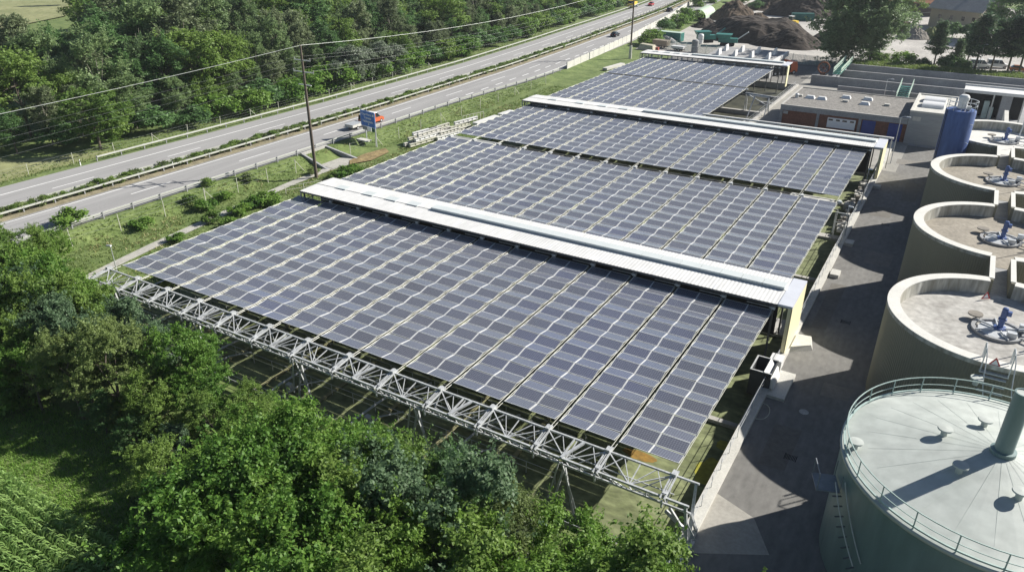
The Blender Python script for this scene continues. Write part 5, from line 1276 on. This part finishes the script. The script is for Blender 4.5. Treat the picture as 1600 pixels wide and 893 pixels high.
if stuffP:
    vs = []; cs = []
    for x, y, z0, h, ki in stuffP:
        P, N, _ = crown_points(h, 5.0, 3, 18, 8, 9, .45); P[:, 0] += x; P[:, 1] += y; P[:, 2] += z0; vs.append(P); cs.append(N)
    P = np.concatenate(vs); N = np.concatenate(cs)
    o = link('far_forest', quads_mesh('far_forest', P, N, .5*(.65+.7*rng.random(len(P))), L_far)); o['kind'] = 'stuff'; o['label'] = 'far part of the forest beyond the motorway'
print('grove', len(grove), 'forest', len(ft), 'stuff', len(stuffP))
for i, (px, py) in enumerate(((535, 140), (560, 132), (578, 126), (606, 120), (625, 116))):
    p = at(px, py, 0); plant(willow, p.x-1.5, p.y, float(gz(p.x, p.y)), (6.5, 9, 8, 8.5, 7.5)[i], ORD[i]+' silvery grey willow from the left at the forest edge', 'tree', 'grey willows at the forest edge')
p = at(175, 238, -.4); plant(far[3], p.x-3, p.y, -.4, 10.5, 'large dark rounded tree at the forest corner above the mown strip', 'tree', None, 1.5)
p = at(110, 8, 0); plant(far[1], p.x, p.y, 0, 13, 'lone dark tree at the edge of the meadow in the top left corner', 'tree', None, 1.0)

# ---- hedge in the central reservation
random.seed(4); y = 30; k = 0
me3 = [bush_mesh(1.5, 1.0, 9, 8, 12, .12, L_mid), bush_mesh(1.5, 1.0, 9, 8, 12, .12, L_olive)]
while y < 400 and k < 295:
    y += random.uniform(.95, 1.4)*(1 if y < 200 else 1.5); xm = Mx(y)-2.95
    o = link('hedge_shrub', me3[k % 2], None, (xm+random.uniform(-.25, .25), y, MZ-.1)); s = random.uniform(.75, 1.05); o.scale = (s*.85, s*1.25, s*.86); o.rotation_euler = (0, 0, random.uniform(0, 6)); k += 1
    tag(o, 'clipped green hedge shrub in the central reservation of the motorway', 'shrub', 'hedge shrubs of the central reservation')

# ---- bushes on the bank and beside the path
for i, (px, py, s, ki, lab) in enumerate(((220, 358, 1.5, 0, 'isolated bright green bush on the bank near the left trees'), (300, 322, 1.1, 1, 'bush on the bank below the guardrail, left of a pair'), (326, 302, 1.0, 1, 'small bush close under the guardrail on the bank'), (322, 326, 1.5, 0, 'rounded bush on the bank, right of a pair'), (348, 312, 1.3, 0, 'rounded bush between the wire fence and the path'),
     (372, 336, 1.5, 0, 'green bush between the path and the front solar field, middle one'), (398, 326, 1.6, 0, 'green bush between the path and the front solar field, upper one'), (425, 318, 1.8, 0, 'large green bush by the left end of the front roof housing'), (330, 347, 1.3, 1, 'dark bush on the path edge beside the front solar field'), (356, 352, 1.2, 0, 'bush at the left edge of the front solar field'), (275, 378, 1.1, 0, 'bush beside the gap in the gravel path'),
     (540, 276, 1.5, 0, 'green bush by the underpass path behind the front housing'), (556, 270, 1.4, 0, 'green bush at the left edge of the second solar field'), (520, 280, 1.0, 1, 'low green bush at the far corner of the front housing'), (388, 290, 1.1, 2, 'dark bush at a leaning fence post'), (490, 272, 1.0, 2, 'dry olive bush by the underpass wing wall'), (120, 366, 2.0, 0, 'leafy bush at the roadside where the left trees end'), (240, 408, 1.0, 0, 'weedy bush between path and truss end'))):
    p = at(px, py, -.8); o = link('bush', bush_me[ki], None, (p.x, p.y, float(gz(p.x, p.y))-.05)); s *= .8; o.scale = (s, s, s*.8); o.rotation_euler = (0, 0, i*1.3); tag(o, lab, 'bush', None)
for i, (px, py, s, ki, lab) in enumerate(((1018, 70, .95, 1, 'bright green bush left of the teal container'), (1008, 72, .8, 0, 'dark green bush behind the noise barrier by the beige stack'), (1040, 50, 1.0, 2, 'olive bush heap behind the teal container'), (1060, 44, 1.0, 1, 'green bush behind the noise barrier above the teal container'), (1072, 36, 1.1, 1, 'bright green bush left of the tunnel tent'), (1092, 12, 1.2, 1, 'bright green bush behind the tunnel tent'), (1112, 6, 1.3, 1, 'green bush at the top edge behind the tunnel tent'), (1160, 4, 1.4, 0, 'dark bush at the top edge beside the brown heaps'), (1235, 2, 1.4, 0, 'bush at the top edge above the loader'), (1180, 16, .9, 2, 'olive bush on the far heaps'))):
    p = at(px, py, 0); o = link('bush', big_bush[ki], None, (p.x, p.y, 0)); o.scale = (s, s, s); o.rotation_euler = (0, 0, i*2.1); tag(o, lab, 'bush', None)

# ---- trees at the top right
L_big = leaf_mat('leaves_soft_green', (.050, .078, .034), (.088, .125, .056), (.140, .185, .090), k=1.75)
big = kind(23, 6.2, 1.2, 60, 16, 26, .24, L_big, M_bark, .38, fork=.75, lean=.6, spray=300, tall=1.0)
plant(big, -28.2, 213, -3.5, 27, 'very tall leafy tree beside the compost yard, left half of the pair', 'tree', None, 1.12)
plant(big, -22.5, 215, 0, 22, 'very tall brighter tree right of the other tall tree by the yard', 'tree', None, 1.1)
plant(far[3], -22, 300, 0, 13, 'green tree between the tall trees and the barn', 'tree', None, 1.0)
def pine_kind(H, Rr):
    k = TreeKind(); P = []; N = []; mb = MB(); mb.bar((0, 0, -.3), (.1, .05, H*.55), .18, n=8, r2=.12); mb.bar((.1, .05, H*.55), (.1, 0, H*.98), .12, n=7, r2=.03)
    for i in range(44):
        z = H*(.34+.64*(i/43)**.9); r = Rr*(1.02-(z/H-.34)/.72)*random.uniform(.6, 1.1)*(.55 if z < H*.42 else 1); a = i*2.4+random.uniform(-.4, .4)
        tip = np.array([r*math.cos(a), r*math.sin(a), z+.12*r]); mb.bar((.05, 0, z-.1), tip, .045, n=5, r2=.015)
        for s in np.linspace(.35, 1.02, 5):
            c = np.array([0, 0, z])*(1-s)+tip*s; n = 26; P.append(c+rng.normal(size=(n, 3))*np.array([.42, .42, .22])); N.append(unit(rng.normal(size=(n, 3))*.8+np.array([0, 0, .6])))
    P = np.concatenate(P); N = np.concatenate(N); k.crown = quads_mesh('crown', P, N, .26*(.6+.8*rng.random(len(P))), L_pine, .35)
    o = mb.build('trunk', M_bark); k.trunk = o.data; bpy.data.objects.remove(o); k.H = H; k.R = Rr; k.name = 'pine_tree'; return k
random.seed(9); pines = [pine_kind(12, 3.1), pine_kind(13, 3.6)]
for i, (px, py, h, w_, lab) in enumerate(((1457, 110, 11.5, 1.0, 'single slender pine right of the pale gravel, in front of the channel wall'), (1520, 118, 14, 1.15, 'pine with a wide crown, left of the group of pines'), (1508, 108, 11, 1.0, 'lower pine behind the left pines of the group'), (1546, 116, 12.5, 1.0, 'pine in the middle of the group above the parked vans'), (1572, 118, 13.5, 1.1, 'tall pine right of the parked vans'), (1590, 121, 14, 1.1, 'pine nearest the right edge of the photo'), (1490, 112, 7.5, .9, 'short pine beside the slender one'))):
    p = at(px, py, 0); plant(pines[i % 2], p.x, p.y, 0, h, lab, 'pine', 'pines beyond the channels', w_*1.2)
for i, (px, py, h, lab) in enumerate(((1556, 62, 17, 'big dark tree behind the pines beside the beige house'), (1590, 66, 17, 'big dark tree behind the pines at the right edge'), (1540, 30, 15, 'dark tree at the corner of the beige house'), (1600, 30, 18, 'dark tree in the top right corner'))):
    p = at(px, py, 0); plant(far[1], p.x, p.y, 0, h, lab, 'tree', None, 1.15)
for i, (px, py, s, ki, lab) in enumerate(((1407, 108, .9, 1, 'bright rounded bush on the bank above the farthest channel wall'), (1440, 112, .75, 2, 'dark bush left of the slender pine'), (1482, 114, 1.0, 2, 'dark bush right of the slender pine'), (1380, 104, .7, 0, 'low bush below the tall trees above the channel wall'), (1498, 114, .8, 2, 'narrow dark bush left of the pine group'), (1490, 60, 1.1, 2, 'dark bush in front of the beige house'), (1520, 62, 1.2, 2, 'dark bush at the right end of the beige house front'), (1360, 100, .7, 1, 'low bright bush at the foot of the tall trees'))):
    p = at(px, py, 0); o = link('bush', big_bush[ki], None, (p.x, p.y, 0)); o.scale = (s, s, s); o.rotation_euler = (0, 0, i*1.7); tag(o, lab, 'bush', None)

# ---- grass and maize
def blades(name, pts, h, w, m, lean=.5, per=1):
    n = len(pts)*per; P = np.repeat(np.array(pts), per, 0); P[:, :2] += rng.normal(size=(n, 2))*.14
    a = rng.random(n)*6.283; D = np.stack([np.cos(a), np.sin(a), 0*a], 1); Q = np.stack([-np.sin(a), np.cos(a), 0*a], 1)
    hh = (h*(.55+.8*rng.random(n)))[:, None]; up = np.array([0, 0, 1.0])
    ln = (lean*rng.random(n))[:, None]
    b0 = P-Q*w; b1 = P+Q*w; t1 = P+Q*w*.35+D*hh*ln+up*hh; t0 = P-Q*w*.35+D*hh*ln+up*hh
    V = np.stack([b0, b1, t1, t0], 1).reshape(-1, 3); me = bpy.data.meshes.new(name)
    me.vertices.add(4*n); me.vertices.foreach_set('co', V.ravel()); me.loops.add(4*n); me.loops.foreach_set('vertex_index', np.arange(4*n))
    me.polygons.add(n); me.polygons.foreach_set('loop_start', np.arange(0, 4*n, 4)); me.polygons.foreach_set('loop_total', np.full(n, 4)); me.materials.append(m); me.update(); me.validate()
    o = link(name, me); o['kind'] = 'stuff'; return o
def scatter(n, xf, y0, y1, thr=-1, sc=.2, seed=0.0):
    out = []
    while len(out) < n:
        y = random.uniform(y0, y1); xa, xb = xf(y); x = random.uniform(xa, xb)
        if noise.noise(Vector((x*sc, y*sc, seed))) < thr: continue
        if -82.5 < x < -75 and any(abs(x-np.interp(y, [q[1] for q in pl], [q[0] for q in pl])) < .8 for _ in (0,)): continue
        if 80 < y < 94 and -86 < x < -78.4: continue
        out.append((x, y, float(gz(x, y))-.02))
    return out
random.seed(15)
o = blades('meadow_grass', scatter(9000, lambda y: (edge_r(y)+.8, -68.3), 30, 150), .17, .07, L_grass, .9, 3); o['label'] = 'rough green grass on the bank between motorway and solar roof'
o = blades('dry_grass', scatter(1400, lambda y: (edge_r(y)+1.5, -69), 32, 130, .05, .12, 4), .25, .06, L_straw, .9, 3); o['label'] = 'patches of dry yellow grass on the bank'
o = blades('meadow_grass', scatter(7500, lambda y: (-66, -28), 15.0, 22.5), .15, .03, L_lawn, 1.1, 7); o['label'] = 'long grass in the clearing between grove and maize'
o = blades('meadow_grass', scatter(4200, lambda y: (Fx(y)-13, Fx(y)-4.6), 40, 240), .2, .08, L_grass, .8, 3); o['label'] = 'grass strip between motorway and forest'
o = blades('meadow_grass', [(random.uniform(-25, 14), random.uniform(202, 208.5), 1.75) for _ in range(2600)], .5, .12, L_grass, .8, 3); o['label'] = 'weedy grass on the bank above the farthest channel wall'
# maize
V = []; F = []
random.seed(2)
def corn(x, y):
    h = random.uniform(1.5, 1.9); n = 9
    for i in range(n):
        a = (i % 2)*math.pi+1.2+random.uniform(-.7, .7); z = .25+h*.8*i/n; L = random.uniform(.55, .85)*(1-.25*i/n); w = .055
        dx, dy = math.cos(a), math.sin(a); qx, qy = -dy*w, dx*w
        rise = random.uniform(.35, .6)
        pr = [(0, 0), (.35*L, rise*.75), (.7*L, rise*.85), (1.05*L, rise*.35)]; k = len(V)
        for j, (r, zz) in enumerate(pr):
            s = (1, 1.1, .8, .12)[j]; V.append((x+dx*r-qx*s, y+dy*r-qy*s, z+zz-.4)); V.append((x+dx*r+qx*s, y+dy*r+qy*s, z+zz-.4))
        for j in range(3): F.append((k+2*j, k+2*j+1, k+2*j+3, k+2*j+2))
    k = len(V)
    for (a, b) in ((-.02, 0), (.02, 0)): V.append((x+a, y, -.5)); V.append((x+a, y, h-.2))
    F.append((k, k+2, k+3, k+1))
for r in range(12):
    y = 15.35-.78*r; x = -62
    while x < -28:
        x += random.uniform(.16, .24); px, py, w_ = proj(x, y, 1)
        if w_ > 2 and px > -60 and py < 960: corn(x, y+random.uniform(-.08, .08)+.02*(x+45)*0)
me = bpy.data.meshes.new('maize_crop'); me.from_pydata(V, [], F); me.materials.append(L_corn)
o = link('maize_crop', me); o['kind'] = 'stuff'; o['label'] = 'rows of green maize in the bottom left corner'
# ------------------------------------------------------------------ haze
hb = MB().rect(-720, 330, -120, 760, -4, 48)
hm = bpy.data.materials.new('haze_air'); hm.use_nodes = True; nt = hm.node_tree
nt.nodes.remove(nt.nodes['Principled BSDF'])
pv = nt.nodes.new('ShaderNodeVolumePrincipled'); pv.inputs['Color'].default_value = (.86, .92, 1.0, 1); pv.inputs['Density'].default_value = 0.00014; pv.inputs['Anisotropy'].default_value = 0.2
nt.links.new(pv.outputs[0], nt.nodes['Material Output'].inputs['Volume'])
o = hb.build('haze', hm); o['kind'] = 'stuff'; o['label'] = 'thin summer haze in the air'
